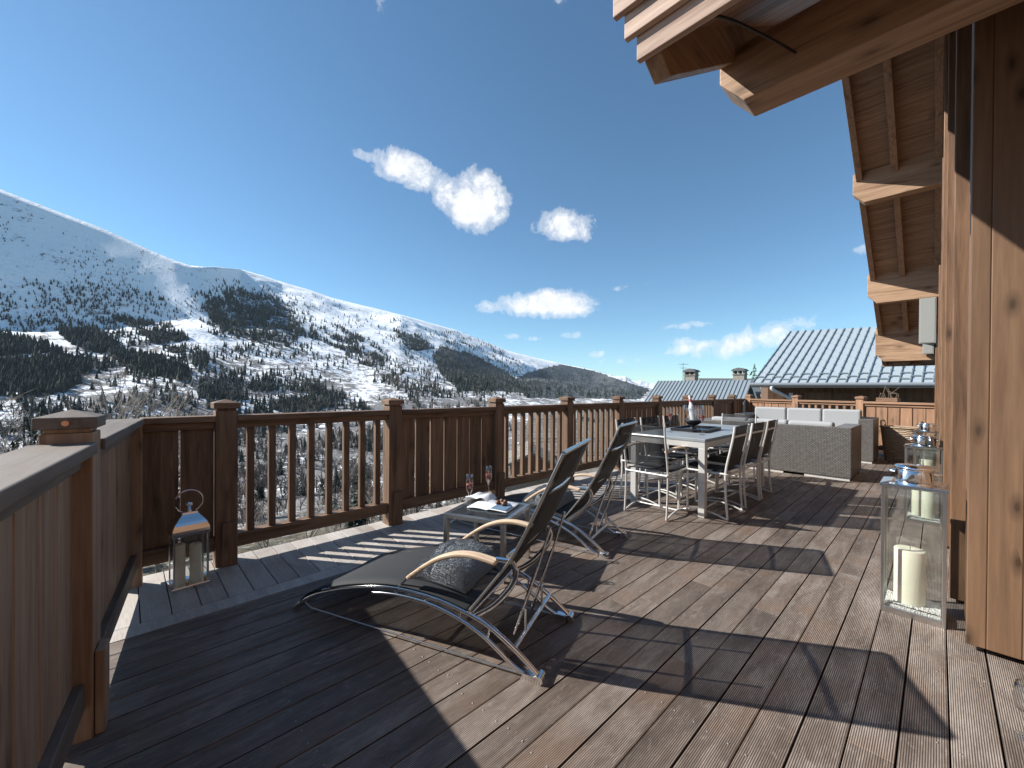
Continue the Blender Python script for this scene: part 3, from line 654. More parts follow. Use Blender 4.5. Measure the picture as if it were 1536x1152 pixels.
for q0, q1 in ((.004, .006), (d - .006, d - .004)):
    m = MB(); m.box(q0, q1, p, w - p, .022, .317); part('glass_pane', m, GLS, SL)
for q0, q1 in ((.004, .006), (w - .006, w - .004)):
    m = MB(); m.box(p, d - p, q0, q1, .022, .317); part('glass_pane', m, GLS, SL)
candle('cream candle in the ring lantern, the left one', -3.14, .230, .0225, .030, .235, 'candles in the ring lantern')
candle('white candle in the ring lantern, the right one', -3.14, .308, .0225, .030, .220, 'candles in the ring lantern')
# stemmed glass at the right edge
wg = thing('wine_glass', 'clear stemmed glass standing on the deck at the right edge', 'glass', (.226, 2.264, 0))
m = MB(); m.lathe([(.034, .0), (.034, .0025), (.007, .007), (.004, .02), (.004, .07), (.010, .078), (.030, .10), (.038, .13), (.036, .165), (.031, .19), (.030, .19), (.0348, .165), (.0368, .13), (.029, .102), (.001, .082)], n=32); part('bowl', m, CRY, wg)
# planter with dry stems hung on the far fence
pl = thing('planter', 'narrow wooden planter with dry stems on top of the far fence', 'planter', (-.66, 10.24, 1.013), R(-19.2))
m = MB(); m.box(-.16, .16, -.02, .10, .0, .075); part('box', m, hx, pl, .006)
for k in range(9):
    m = MB(); x = -.14 + .035 * k; m.tube(arc([(x, .04, .07), (x + rr.uniform(-.03, .03), .04, .15), (x + rr.uniform(-.12, .12), .04 + rr.uniform(-.05, .05), rr.uniform(.12, .32))], 4), .0035, 5); part('stem', m, TWIGL, pl)

# ================================================================== TERRAIN (polar height field round the terrace)
F_, CY_, YAW = 608.285, 588.05, R(46.4505)
EYE = Vector((0, 0, 1.2))
XS = [-1500, -300, 0, 80, 160, 230, 262, 284, 304, 324, 344, 362, 420, 500, 600, 680, 760, 840, 890, 940, 985, 1100, 1600, 2600]
RY = [340, 190, 286, 318, 349, 381, 394, 401, 403, 403, 405, 408, 425, 450, 474, 496, 529, 548, 558, 573, 588, 600, 600, 600]
BR = [1500, 1500, 1500, 1500, 1500, 1500, 1490, 1480, 1460, 1440, 1420, 1400, 1400, 1450, 1500, 1700, 2200, 2700, 3000, 3000, 3000, 3000, 3000, 3000]
BY = [490, 490, 492, 490, 486, 480, 478, 478, 482, 490, 498, 503, 510, 524, 538, 556, 566, 572, 578, 584, 592, 600, 604, 604]
SL_ = [.8, .9, .98, 1.0, 1.02, 1.04, 1.02, .96, .84, .68, .52, .42, .34, .33, .32, .30, .28, .28, .26, .25, .25, .25, .25, .25]
def lerp_tab(x, tab):
    if x <= XS[0]: return tab[0]
    for i in range(len(XS) - 1):
        if x <= XS[i + 1]:
            t = (x - XS[i]) / (XS[i + 1] - XS[i]); return tab[i] * (1 - t) + tab[i + 1] * t
    return tab[-1]
def column(phi):
    """control points (r, z) of the ground along a bearing (phi: right of the valley axis)"""
    if abs(phi) < R(75): x = 768 + F_ * math.tan(phi)
    else: x = -1500 if phi < 0 else 2600
    c = F_ / math.hypot(F_, x - 768); hz = 587.0 + (x - 768) * .0064
    br = lerp_tab(x, BR); bz = 1.2 + (hz - lerp_tab(x, BY)) / F_ * c * br; tan = max(.0, (hz - lerp_tab(x, RY)) / F_ * c); m = lerp_tab(x, SL_)
    rr_ = (m * br - bz) / (m - tan) if m > tan + .02 else br * 1.5
    rr_ = min(max(rr_, br + 150), 5200); rz = 1.2 + tan * rr_
    s = min(max((x - 700) / 350, 0), 1)          # the village side on the right falls away less steeply
    near = [(5, -4.0), (14, -4.6 + .4 * s), (40, -13.0 + 7 * s), (120, -36 + 16 * s), (300, -68 + 20 * s), (450, -80 + 20 * s), (650, -58)]
    return near + [(br, bz), (rr_, rz), (rr_ + 600, rz - 260), (rr_ + 3000, -400)], rr_
COLS = {}
def ground(phi, r):
    k = round(phi * 2000)
    if k not in COLS: COLS[k] = column(k / 2000)
    pts, rr_ = COLS[k]
    for i in range(len(pts) - 1):
        if r <= pts[i + 1][0]:
            t = max(0, (r - pts[i][0]) / (pts[i + 1][0] - pts[i][0])); z = pts[i][1] * (1 - t) + pts[i + 1][1] * t; break
    else: z = -400
    d = YAW - phi; x, y = -math.sin(d) * r, math.cos(d) * r
    amp = .012 * min(r, 2600) * min(1, max(0, (r - 25) / 200)) * max(.15, min(1, abs(r - rr_) / 260))
    n = noise.fractal(Vector((x / 420, y / 420, 3.1)), .72, 2.1, 6) * amp
    n += (1 - abs(noise.noise(Vector((x / 260, y / 620, 8)))) * 2) * amp * .5 - amp * .25
    if r < 200: n += .35 * noise.fractal(Vector((x / 6, y / 6, 0)), .9, 2, 4) * min(1, max(0, (r - 8) / 10))
    return x, y, z + n
phis = [R(a) for a in range(-180, -74, 5)] + [R(-73 + .3 * k) for k in range(0, int(140 / .3) + 1)] + [R(a) for a in range(70, 181, 5)]
rs = [6.0]
while rs[-1] < 7000: rs.append(rs[-1] * (1.045 if rs[-1] < 600 else 1.013))
def inpoly(x, y, P):
    c = False; j = len(P) - 1
    for i in range(len(P)):
        if (P[i][1] > y) != (P[j][1] > y) and x < (P[j][0] - P[i][0]) * (y - P[i][1]) / (P[j][1] - P[i][1]) + P[i][0]: c = not c
        j = i
    return c
def bearing(p):
    """horizontal bearing and dip of a point seen from the terrace, as plate coordinates of a 14 mm lens"""
    d = Vector(p) - EYE; f = -math.sin(YAW) * d.x + math.cos(YAW) * d.y; s = math.cos(YAW) * d.x + math.sin(YAW) * d.y
    return (768 + F_ * s / f, 587.0 + s / f * F_ * .0064 - F_ * d.z / f) if f > 1 else (9e3, 9e3)
DENSE = [[(-60,495),(0,504),(33,510),(125,543),(140,556),(118,578),(86,598),(-60,600)], [(82,497),(132,491),(178,517),(158,537),(109,520)],
         [(158,527),(211,537),(280,557),(274,575),(204,560),(168,540)], [(307,458),(356,435),(435,458),(458,504),(429,527),(363,514),(317,491)],
         [(588,498),(630,508),(655,526),(614,531)], [(648,536),(661,521),(718,539),(771,568),(790,592),(740,590),(692,590),(661,565)],
         [(795,560),(840,549),(890,559),(975,587),(960,602),(790,600),(770,572)]]
MID = [[(165,478),(257,491),(323,547),(297,557),(231,517)], [(297,572),(360,562),(500,590),(560,620),(350,625),(300,600)], [(440,503),(505,490),(562,521),(588,542),(570,557),(536,548),(495,520)],
       [(640,500),(700,502),(760,532),(800,560),(760,566),(700,536)]]
mb = MB(); n = 106 + 120 + 60; fo = []
for ph in phis:
    col_, crest = column(round(ph * 2000) / 2000); rr2 = [6 * 100 ** (j / 105) for j in range(106)] + [600 * (crest / 600) ** (j / 120) for j in range(1, 121)] + [crest * (7000 / crest) ** (j / 60) for j in range(1, 61)]
    for r in rr2:
        p = ground(ph, r); mb.v.append(p); q = bearing(p); v = 0.0
        if r > 300:
            if any(inpoly(q[0], q[1], P) for P in DENSE[5:]): v = 1.6
            elif any(inpoly(q[0], q[1], P) for P in DENSE): v = 1.0
            elif any(inpoly(q[0], q[1], P) for P in MID): v = .45
        fo.append(v)
for i in range(len(phis) - 1):
    for j in range(n - 1): mb.f.append((i*n + j, i*n + j + 1, (i+1)*n + j + 1, (i+1)*n + j)); mb.sm.append(True)
t = NT('snow_slope'); geo = t.n('ShaderNodeNewGeometry'); pos = geo.outputs['Position']
at = t.n('ShaderNodeAttribute', attribute_name='wooded').outputs['Fac']
ln = t.n('ShaderNodeVectorMath', operation='LENGTH'); t.l(pos, ln.inputs[0]); dist = ln.outputs['Value']
sxyz = t.n('ShaderNodeSeparateXYZ'); t.l(pos, sxyz.inputs[0]); alt = sxyz.outputs[2]
nl = t.noise(pos, .012, 6, .62); nm = t.noise(pos, .05, 5, .65); ns = t.noise(pos, .16, 4, .7)
snow = t.mix(t.mapr(ns, .3, .7, 0, .35), (.88, .90, .92), (.80, .83, .87))
scrub_shade = t.mix(ns, (.15, .125, .108), (.05, .048, .046))
# scrub and rock in the snow, thickened lower down to paint in shade
amt = t.mapr(alt, -90, 240, .165, -.045)
th = t.math('ADD', t.math('ADD', t.math('MULTIPLY', nm, .6), t.math('MULTIPLY', ns, .4)), t.math('ADD', amt, t.math('MULTIPLY', t.math('SUBTRACT', nl, .5), .55)))
col = t.mix(t.mapr(th, .555, .615, 0, .85), snow, scrub_shade)
col = t.mix(t.mapr(t.math('ADD', at, t.math('MULTIPLY', t.math('SUBTRACT', nm, .5), 2.6)), .75, 1.0, 0, .9), col, (.020, .028, .026))
earth = t.mix(t.noise(pos, 1.3, 5), (.055, .052, .030), (.16, .135, .10)); earth = t.mix(t.mapr(t.noise(pos, .35, 4), .60, .68, 0, 1), earth, (.78, .80, .83))
col = t.mix(t.mapr(dist, 80, 230, 1, 0), col, earth)
t.set(Base_Color=col, Roughness=.85); t.b.inputs['Specular IOR Level'].default_value = .15
t.bump(t.math('ADD', nm, t.math('MULTIPLY', ns, .6)), .8, 6)
terrain = struct('terrain', mb, t.m)
a_ = terrain.data.attributes.new('wooded', 'FLOAT', 'POINT'); a_.data.foreach_set('value', fo)
# a far snowy range closing the valley
mb = MB(); q = 60
for i in range(q + 1):
    ph = R(4 + 24 * i / q); d = YAW - ph; x_ = 768 + F_ * math.tan(ph)
    for j, (r, k) in enumerate(((9000, 0), (9600, .55), (10000, 1), (10700, .3))):
        hgt = 95 + 300 * max(0, 1 - abs(x_ - 915) / 75) + 60 * noise.fractal(Vector((i * .33, j * .8, 5)), .8, 2, 4)
        mb.v.append((-math.sin(d) * r, math.cos(d) * r, -300 + (hgt + 300) * k if k else -300))
for i in range(q):
    for j in range(3): mb.f.append((i*4 + j, i*4 + j + 1, (i+1)*4 + j + 1, (i+1)*4 + j)); mb.sm.append(False)
t = NT('far_snow'); t.set(Base_Color=t.mix(t.mapr(t.noise(t.n('ShaderNodeNewGeometry').outputs['Position'], .006, 5), .45, .6, 0, .6), (.8, .82, .86), (.25, .28, .33)), Roughness=.9)
struct('distant_mountains', mb, t.m)

# ------------------------------------------------------------------ trees
def hit(x, y, r0=250):
    """where the line of sight through plate point (x, y) meets the ground"""
    ph = math.atan((x - 768) / F_); c = math.cos(ph); tan = (587.0 + (x - 768) * .0064 - y) / F_ * c; r = r0
    while r < 5400:
        p = ground(ph, r)
        if p[2] >= 1.2 + tan * r:
            a, b = r / 1.012, r
            for _ in range(9):
                c_ = (a + b) / 2; p = ground(ph, c_)
                if p[2] >= 1.2 + tan * c_: b = c_
                else: a = c_
            return Vector(ground(ph, b)), b
        r *= 1.012
    return None, 0
tr = random.Random(11)
NEEDLE = NT('needles'); nn = NEEDLE.noise(NEEDLE.obj(), 3.0, 3)
ri = NEEDLE.n('ShaderNodeNewGeometry').outputs['Random Per Island']
NEEDLE.set(Base_Color=NEEDLE.mix(ri, (.013, .022, .017), (.040, .052, .034)), Roughness=.8); NEEDLE.b.inputs['Specular IOR Level'].default_value = .2; NEEDLE = NEEDLE.m
BRUSH = NT('bare_crown'); BRUSH.set(Base_Color=BRUSH.mix(BRUSH.n('ShaderNodeNewGeometry').outputs['Random Per Island'], (.085, .070, .060), (.21, .17, .14)), Roughness=.9); BRUSH = BRUSH.m
def far_conifer(m, p, h, rg):
    """three ragged tiers"""
    w = h * rg.uniform(.17, .25); n = 5; vs = []; fs = []
    for z0, z1, k in ((.05, .55, 1.0), (.32, .80, .72), (.60, 1.0, .45)):
        b = len(vs); a0 = rg.uniform(0, 6)
        vs += [(p.x + w * k * rg.uniform(.75, 1.2) * math.cos(a0 + 2*PI*i/n), p.y + w * k * rg.uniform(.75, 1.2) * math.sin(a0 + 2*PI*i/n), p.z + h * (z0 + rg.uniform(-.03, .03))) for i in range(n)]
        vs.append((p.x, p.y, p.z + h * z1)); fs += [(b + i, b + (i + 1) % n, b + n) for i in range(n)]
    m.add(vs, fs)
def far_bare(m, p, h, rg):
    """an open fan of thin stems and twigs"""
    for k in range(9):
        a = rg.uniform(0, 2*PI); s = rg.uniform(.08, .32) * h; z0 = rg.uniform(.05, .5) * h; z1 = rg.uniform(.6, 1.0) * h; w = .022 * h
        x1, y1 = p.x + s * math.cos(a), p.y + s * math.sin(a); c, d = -math.sin(a) * w, math.cos(a) * w
        m.add([(p.x + c, p.y + d, p.z + z0), (p.x - c, p.y - d, p.z + z0), (x1, y1, p.z + z1)], [(0, 1, 2)])
        m.add([(p.x + (x1-p.x)*.4, p.y + (y1-p.y)*.4, p.z + z0*.6 + z1*.4), (x1 + c*6, y1 + d*6, p.z + z1*.92), (x1 + c*7, y1 + d*7, p.z + z1*.85)], [(0, 1, 2)])
conm, barem = MB(), MB(); spots = []
def sow(P, count, hmin, hmax, bare=0.0, clump=0, r0=250):
    xs = [q[0] for q in P]; ys = [q[1] for q in P]; done = 0; tries = 0
    while done < count and tries < count * 14:
        tries += 1; x, y = tr.uniform(min(xs), max(xs)), tr.uniform(min(ys), max(ys))
        if not inpoly(x, y, P) or not (-30 < x < 1000): continue
        p, r = hit(x, y, r0)
        if p is None or r < r0 + 5: continue
        if clump and noise.noise(Vector((p.x / clump, p.y / clump, 2))) < tr.uniform(-.25, .45): continue
        h = tr.uniform(hmin, hmax) * (1 + .4 * (tr.random() ** 3)); p.z -= .5; spots.append((r, p, h, tr.random() < bare)); done += 1
for P, c, cl in zip(DENSE, (1700, 520, 620, 1150, 300, 1000, 460), (60, 60, 0, 90, 60, 0, 0)): sow(P, c, 10, 18, 0, cl)
HALO = [[(290,445),(350,420),(450,440),(490,520),(430,545),(350,530),(300,500)], [(70,485),(200,480),(290,550),(290,585),(150,560),(100,520)], [(560,485),(660,500),(780,560),(770,600),(640,590),(600,540)]]
for P, c in zip(HALO, (420, 520, 360)): sow(P, c, 8, 15, .05, 50)
for P, c in zip(MID, (620, 800, 800, 520)): sow(P, c, 9, 16, .25, 60)
sow([(0,320),(300,420),(300,480),(0,500)], 420, 4, 9, .1, 130)
sow([(0,420),(300,440),(280,490),(0,505)], 620, 6, 12, .3, 90)
sow([(300,420),(420,432),(600,480),(700,520),(560,520),(300,470)], 420, 8, 15, .05, 110)
sow([(300,520),(560,540),(700,560),(800,600),(300,600)], 760, 8, 15, .55, 110)
sow([(-20,540),(330,540),(330,660),(-20,660)], 700, 8, 16, .55, 90)
sow([(340,600),(760,600),(760,680),(340,680)], 800, 9, 16, .66, 90)
sow([(340,670),(620,670),(620,790),(340,790)], 420, 8, 15, .72, 60)
sow([(560,540),(780,560),(800,600),(560,600)], 520, 9, 17, .6, 110)
sow([(340,640),(960,640),(960,800),(340,800)], 900, 4, 9, .92, 40, 60)
sow([(-20,600),(330,600),(330,700),(-20,700)], 500, 5, 10, .85, 50, 60)
spots.sort(key=lambda s: s[0])
nc = nb = 0; near_c, near_b = [], []
for r, p, h, b in spots:
    if b:
        if nb < 60: near_b.append((p, h)); nb += 1
        else: far_bare(barem, p, h, tr)
    else:
        if nc < 140: near_c.append((p, h)); nc += 1
        else: far_conifer(conm, p, h, tr)
tag(mesh_obj('conifer_forest', conm, NEEDLE), kind='stuff'); tag(mesh_obj('bare_woodland', barem, BRUSH), kind='stuff')
def conifer_mesh(seed, h=1.0):
    rg = random.Random(seed); cr = MB()
    for i in range(34):
        f = i / 33; z = .06 + .92 * f; L = .20 * (1 - f) ** .8 + .012
        for k in range(7 if f < .8 else 4):
            a = rg.uniform(0, 2*PI); l = L * rg.uniform(.6, 1.15); dz = -l * rg.uniform(.15, .55) ; c, s = math.cos(a), math.sin(a); w = l * rg.uniform(.16, .3)
            o = (0, 0, z); e = (l*c, l*s, z + dz); m1 = (l*.55*c - w*s, l*.55*s + w*c, z + dz*.35 - .008); m2 = (l*.55*c + w*s, l*.55*s - w*c, z + dz*.35 - .008)
            cr.add([o, m1, e, m2], [(0, 1, 2), (0, 2, 3)])
            for q in (.5, .8):
                b = rg.uniform(-.5, .5); x, y = l*q*c, l*q*s; cr.add([(x, y, z + dz*q), (x + .25*l*math.cos(a+b), y + .25*l*math.sin(a+b), z + dz*q - .03), (x - .06*l*s, y + .06*l*c, z + dz*q - .022)], [(0, 1, 2)])
    tk = MB(); tk.tube([(0, 0, -.02), (0, 0, .5), (0, 0, .97)], .013, 6, .002)
    return cr, tk
def bare_mesh(seed, depth=5, spread=.5, lean=0):
    rg = random.Random(seed); m = MB()
    def grow(p, d, L, rad, lev):
        pts = [p]; q = p.copy(); dd = d.copy(); ns_ = 3
        for i in range(ns_):
            dd = (dd + Vector((rg.uniform(-.18, .18), rg.uniform(-.18, .18), rg.uniform(-.02, .14)))).normalized(); q = q + dd * (L / ns_); pts.append(q.copy())
        m.tube(pts, rad, 5 if lev < 2 else 3, rad * .6, cap=False)
        if lev >= depth: return
        for k in range(rg.choice((2, 3, 3)) + (2 if lev == 0 else 0)):
            t = rg.uniform(.35, 1.0); i = min(int(t * ns_), ns_ - 1); b = pts[i].lerp(pts[i + 1], t * ns_ - i)
            nd = (dd + Vector((rg.gauss(0, spread), rg.gauss(0, spread), rg.gauss(.05, spread * .6)))).normalized()
            grow(b, nd, L * rg.uniform(.5, .78), rad * .56, lev + 1)
    grow(Vector((0, 0, -.02)), Vector((lean, 0, 1)).normalized(), .42, .014, 0)
    top = max(v[2] for v in m.v); m.v = [(x / top, y / top, z / top) for x, y, z in m.v]
    return m
def tree_proto(name, cat, crown, trunk, cm, group, label):
    t = thing(name, label, cat, group=group)
    part('crown', crown, cm, t)
    if trunk is not None: part('trunk', trunk, TRUNK, t)
    return t
CON = [tree_proto('conifer', 'conifer', *conifer_mesh(s), NEEDLE, 'conifers on the lower slopes across the valley', 'dark conifer among the scattered trees low on the snowy slope across the valley') for s in (1, 2, 3)]
BAR = []
for s in (4, 5, 6):
    crown = bare_mesh(s, 4, .55); tk = MB(); tk.tube([(0, 0, -.02), (.004, 0, .2), (0, .004, .36)], .016, 6, .009)
    BAR.append(tree_proto('bare_tree', 'tree', crown, tk, BRUSH, 'leafless trees on the lower slopes across the valley', 'leafless brown tree in the open wood low on the slope across the valley'))
used = set()
def plant(protos, p, h, label=None, group=None, rz=None):
    k = tr.randrange(len(protos)); pr = protos[k]; rz = tr.uniform(0, 6.28) if rz is None else rz
    if pr.name not in used: used.add(pr.name); o = pr; o.location = p; o.scale = (h,) * 3; o.rotation_euler = (0, 0, rz)
    else: o = dup(pr, p, rz, scale=h)
    if label: o['label'] = label
    if group: o['group'] = group
    elif label and 'group' in o: del o['group']
    return o
for p, h in near_c: plant(CON, p, h)
for p, h in near_b: plant(BAR, p, h)
def at(x, r):
    ph = math.atan((x - 768) / F_); return Vector(ground(ph, r))
# the trees close enough to single out
for x, r, ytop, lb in ((36, 62, 606, 'dark conifer left of the capped corner post, the smaller of a pair'), (62, 66, 600, 'dark conifer left of the capped corner post, the taller of a pair'),
                       (222, 150, 622, 'conifer showing just above the rail at the left deck corner'), (288, 190, 606, 'slender conifer just left of the first deck post'), (540, 34, 700, 'green bushy conifer close behind the first baluster bay'), (525, 30, 752, 'low dark conifer at the foot of the baluster bay')):
    p = at(x, r); top = 1.2 + (587 - ytop) / F_ * math.cos(math.atan((x - 768) / F_)) * r; plant(CON, p, top - p.z, lb)
BIG = [tree_proto('leafless_tree', 'tree', bare_mesh(s, 5, .42), None, TWIG, 'leafless trees below the deck', 'x') for s in (21, 22, 23)]
for i, (x, r, ytop, lb) in enumerate(((166, 46, 545, 'tall thin leafless tree standing behind the capped corner post'), (12, 24, 598, 'twiggy leafless tree at the left edge of the view'), (-14, 20, 585, 'leafless tree cut by the left edge of the view'), (48, 30, 640, 'low twiggy tree left of the capped corner post'),
                       (205, 60, 566, 'small brown leafless tree between the corner post and the first deck post'), (110, 70, 575, 'brown leafless tree right above the capped corner post'), (560, 30, 716, 'grey leafless tree behind the right end of the first baluster bay'),
                       (395, 26, 735, 'leafless tree close behind the left end of the first baluster bay'), (455, 24, 742, 'leafless tree close behind the middle of the first baluster bay'), (500, 22, 755, 'grey leafless bush just outside the first baluster bay'), (240, 40, 640, 'leafless tree behind the two board panel at the deck corner'), (30, 16, 622, 'pale twiggy bush close below the handrail at the left edge'), (80, 19, 652, 'pale twiggy bush just left of the capped corner post'), (-30, 13, 610, 'nearest leafless bush at the far left edge'))):
    p = at(x, r); top = 1.2 + (587 - ytop) / F_ * math.cos(math.atan((x - 768) / F_)) * r; plant(BIG, p, top - p.z, lb, 'leafless trees below the deck')
# shrubs right below the deck
sh = MB(); sg = random.Random(8)
for k in range(230):
    ph = math.atan((sg.uniform(150, 900) - 768) / F_); r = sg.uniform(8.5, 24); p = Vector(ground(ph, r)); h = sg.uniform(.5, 1.6)
    for j in range(16):
        a = sg.uniform(0, 2*PI); s = sg.uniform(.1, .7) * h; e = p + Vector((s * math.cos(a), s * math.sin(a), h * sg.uniform(.4, 1)))
        mid = p.lerp(e, .5) + Vector((sg.uniform(-.1, .1), sg.uniform(-.1, .1), .1)); sh.tube([p, mid, e], .012, 3, .003, cap=False)
tag(mesh_obj('undergrowth', sh, TWIGL), kind='stuff')

# ================================================================== NEIGHBOURING BUILDINGS
NB = thing('chalet', 'neighbouring timber chalet with large pale standing seam metal roof behind the far fence', 'house', (-4.07, 14.3, -4))
def quadpt(A, B, D, Cc, u, v): return (Vector(A) * (1-u) + Vector(B) * u) * (1-v) + (Vector(D) * (1-u) + Vector(Cc) * u) * v
A, B, Cq, D = (-4.07, 14.27, 1.40), (3.2, 16.65, 1.40), (3.34, 20.85, 3.5), (-3.93, 18.47, 3.5)
nrm = (Vector(B) - Vector(A)).cross(Vector(D) - Vector(A)).normalized()
m = MB(); m.prism([A, B, Cq, D], -nrm * .10); part('roof', m, ROOFM, NB, world=True)
m = MB()
for k in range(34):
    u = k / 33; p, q = quadpt(A, B, D, Cq, u, 0.0) + nrm * .02, quadpt(A, B, D, Cq, u, 1) + nrm * .02; m.beam(p, q, .022, .02, nrm)
    for j in range(9):
        c = p.lerp(q, .1 + .1 * j + (.05 if k % 2 else 0)); d = (q - p).normalized(); m.beam(c - d * .025 + nrm * .01, c + d * .025 + nrm * .01, .04, .03, nrm)
part('roof_seam', m, SEAM, NB, world=True)
for k in range(33):
    for v in ((.075, .16) if k % 2 else (.115,)):
        m = MB(); m.beam(quadpt(A, B, D, Cq, (k + .12) / 33, v) + nrm * .015, quadpt(A, B, D, Cq, (k + .88) / 33, v) + nrm * .015, .06, .025, nrm); part('snow_guard', m, SEAM, NB, world=True)
m = MB(); ed = (Vector(B) - Vector(A)).normalized(); off = Vector((.31, -.95, 0)) * .06; m.tube([Vector(A) - ed * .05 + off, Vector(B) + off], .065, 10); gu = part('gutter', m, plain('gutter_zinc', (.34, .36, .375), .4, .3), NB, world=True)
m = MB(); g0 = Vector(A) + ed * .55 + off; m.tube(arc([g0 + Vector((0, 0, -.05)), g0 + Vector((.02, .02, -.16)), g0 + Vector((.36, .45, -.42)), g0 + Vector((.38, .5, -.55)), g0 + Vector((.38, .5, -4.5))], 4), .05, 10); part('downpipe', m, PIPE, NB, world=True)
wn = Vector((-.311, .95, 0)); W0 = Vector(A) + ed * .5 + wn * .75; W1 = Vector(B) + wn * .75
m = MB(); L = (W1 - W0).length; k = 0; x = 0
while x < L:
    a = W0 + ed * x; b = W0 + ed * min(x + .16, L)
    m.prism([(a.x, a.y, -4.5), (b.x, b.y, -4.5), (b.x, b.y, 1.62), (a.x, a.y, 1.62)], wn * .05); x += .168
part('wall', m, wood('neighbour_wood', (.075, .042, .024), (.15, .082, .045), (.22, .125, .07), 'z', knots=.2), NB, world=True)
m = MB(); a, b = W0 + wn * .06, W1 + wn * .06; m.prism([(a.x, a.y, -4.5), (b.x, b.y, -4.5), (b.x, b.y, 1.6), (a.x, a.y, 1.6)], wn * 3.4); part('body', m, MATS['cladding_wood'], NB, world=True)
for s0, s1 in ((.95, 2.35), (4.3, 5.6)):
    for a_, b_ in ((s0, (s0 + s1) / 2 - .01), ((s0 + s1) / 2 + .01, s1)):
        m = MB(); a, b = W0 + ed * a_ - wn * .045, W0 + ed * b_ - wn * .045; m.prism([(a.x, a.y, -.1), (b.x, b.y, -.1), (b.x, b.y, 1.18), (a.x, a.y, 1.18)], wn * .04); part('shutter', m, MATS['cladding_wood'], NB, .004, world=True)
# second, lower metal roof further left
N2_ = thing('chalet', 'lower chalet with blue grey seamed metal roof and two stone chimneys beyond the far fence', 'house', (-9.5, 25, -5))
A, B, Cq, D = (-11.0, 18.85, -.56), (-6.23, 19.35, -.56), (-6.65, 23.33, 1.76), (-11.42, 22.83, 1.76)
nrm = (Vector(B) - Vector(A)).cross(Vector(D) - Vector(A)).normalized()
m = MB(); m.prism([A, B, Cq, D], -nrm * .12); m.prism([D, Cq, (-7.07, 27.31, -.56), (-11.84, 26.81, -.56)], (.02, -.13, -.22)); part('roof', m, plain('blue_zinc_roof', (.30, .345, .37), .42, .25, .05, 5, .2), N2_, world=True)
m = MB()
for k in range(26):
    u = k / 25; m.beam(quadpt(A, B, D, Cq, u, 0) + nrm * .02, quadpt(A, B, D, Cq, u, 1) + nrm * .02, .024, .03, nrm)
part('roof_seam', m, SEAM, N2_, world=True)
m = MB(); p0, p1, p2 = Vector((-6.45, 19.8, -.75)), Vector((-6.82, 23.31, 1.56)), Vector((-7.2, 26.9, -.75)); m.prism([p0, p2, p1], (-.3, 0, 0)); m.prism([p0, p2, p2 - Vector((0, 0, 4)), p0 - Vector((0, 0, 4))], (-.3, 0, 0)); part('gable_wall', m, MATS['cladding_wood'], N2_, world=True)
m = MB(); m.prism([(-10.8, 19.5, -.3), (-6.75, 19.9, -.3), (-6.75, 19.9, -5), (-10.8, 19.5, -5)], (-.6, 6.2, 0)); part('wall', m, MATS['cladding_wood'], N2_, world=True)
for x, y, zt in ((-11.35, 27.26, 2.42), (-9.12, 29.6, 2.5)):
    m = MB(); m.box(x - .34, x + .34, y - .3, y + .3, -.2, zt - .22); m.box(x - .40, x + .40, y - .36, y + .36, zt - .22, zt - .17)
    for a in (-.3, .0, .3): m.box(x + a - .05, x + a + .05, y - .28, y + .28, zt - .17, zt + .02)
    c = part('chimney', m, STONE, N2_, world=True)
    m = MB(); m.prism([(x - .46, y - .4, zt + .02), (x + .46, y - .4, zt + .02), (x + .3, y - .4, zt + .16), (x, y - .4, zt + .24), (x - .3, y - .4, zt + .16)], (0, .8, 0)); part('chimney_cap', m, plain('slate_cap', (.10, .10, .10), .6), c, world=True)
m = MB(); m.tube([(-11.75, 26.9, 1.2), (-11.75, 26.9, 3.05)], .022, 6); m.tube([(-11.95, 26.7, 2.95), (-11.5, 27.1, 2.95)], .014, 5); m.tube([(-11.9, 26.75, 2.7), (-11.55, 27.05, 2.7)], .014, 5); part('antenna', m, ST, N2_, world=True)
N3_ = thing('chalet', 'distant chalet showing a strip of grey roof between two chimneys', 'house', (-12, 37, -5))
m = MB(); m.prism([(-13.6, 35.5, 1.15), (-10.2, 38.9, 1.15), (-11.2, 40.0, 2.3), (-14.6, 36.6, 2.3)], (0, .05, -.2)); part('roof', m, plain('grey_slate_roof', (.17, .18, .18), .7, 0, .6, 8, .4), N3_, world=True)
m = MB(); m.prism([(-13.3, 36, 1.2), (-10.4, 38.9, 1.2), (-10.4, 38.9, -6), (-13.3, 36, -6)], (-1, 1, 0)); part('wall', m, MATS['cladding_wood'], N3_, world=True)
# stone roofed chalet below the fence
N4_ = thing('chalet', 'stone slab roofed chalet with snow rails below the deck behind the fence', 'house', (-14, 19, -7))
A, B, Cq, D = (-13.97, 12.84, -2.98), (-8.6, 19.6, -2.99), (-13.2, 29.0, .03), (-19.27, 20.36, .02)
nrm = (Vector(B) - Vector(A)).cross(Vector(D) - Vector(A)).normalized()
t = NT('stone_slab_roof'); v = t.obj(); br = t.n('ShaderNodeTexBrick'); mp = t.n('ShaderNodeMapping'); mp.inputs['Rotation'].default_value = (0, 0, R(-51)); t.l(v, mp.inputs[0]); t.l(mp.outputs[0], br.inputs['Vector'])
br.inputs['Scale'].default_value = 1; br.inputs['Brick Width'].default_value = .45; br.inputs['Row Height'].default_value = .30; br.inputs['Mortar Size'].default_value = .02
br.inputs['Color1'].default_value = (.22, .205, .175, 1); br.inputs['Color2'].default_value = (.14, .13, .11, 1); br.inputs['Mortar'].default_value = (.07, .065, .06, 1)
t.set(Base_Color=t.mix(t.mapr(t.noise(v, 2.5, 5), .35, .7, 0, .5), br.outputs[0], (.25, .24, .21)), Roughness=.9); t.bump(br.outputs['Fac'], .5, -.02); SLAB = t.m
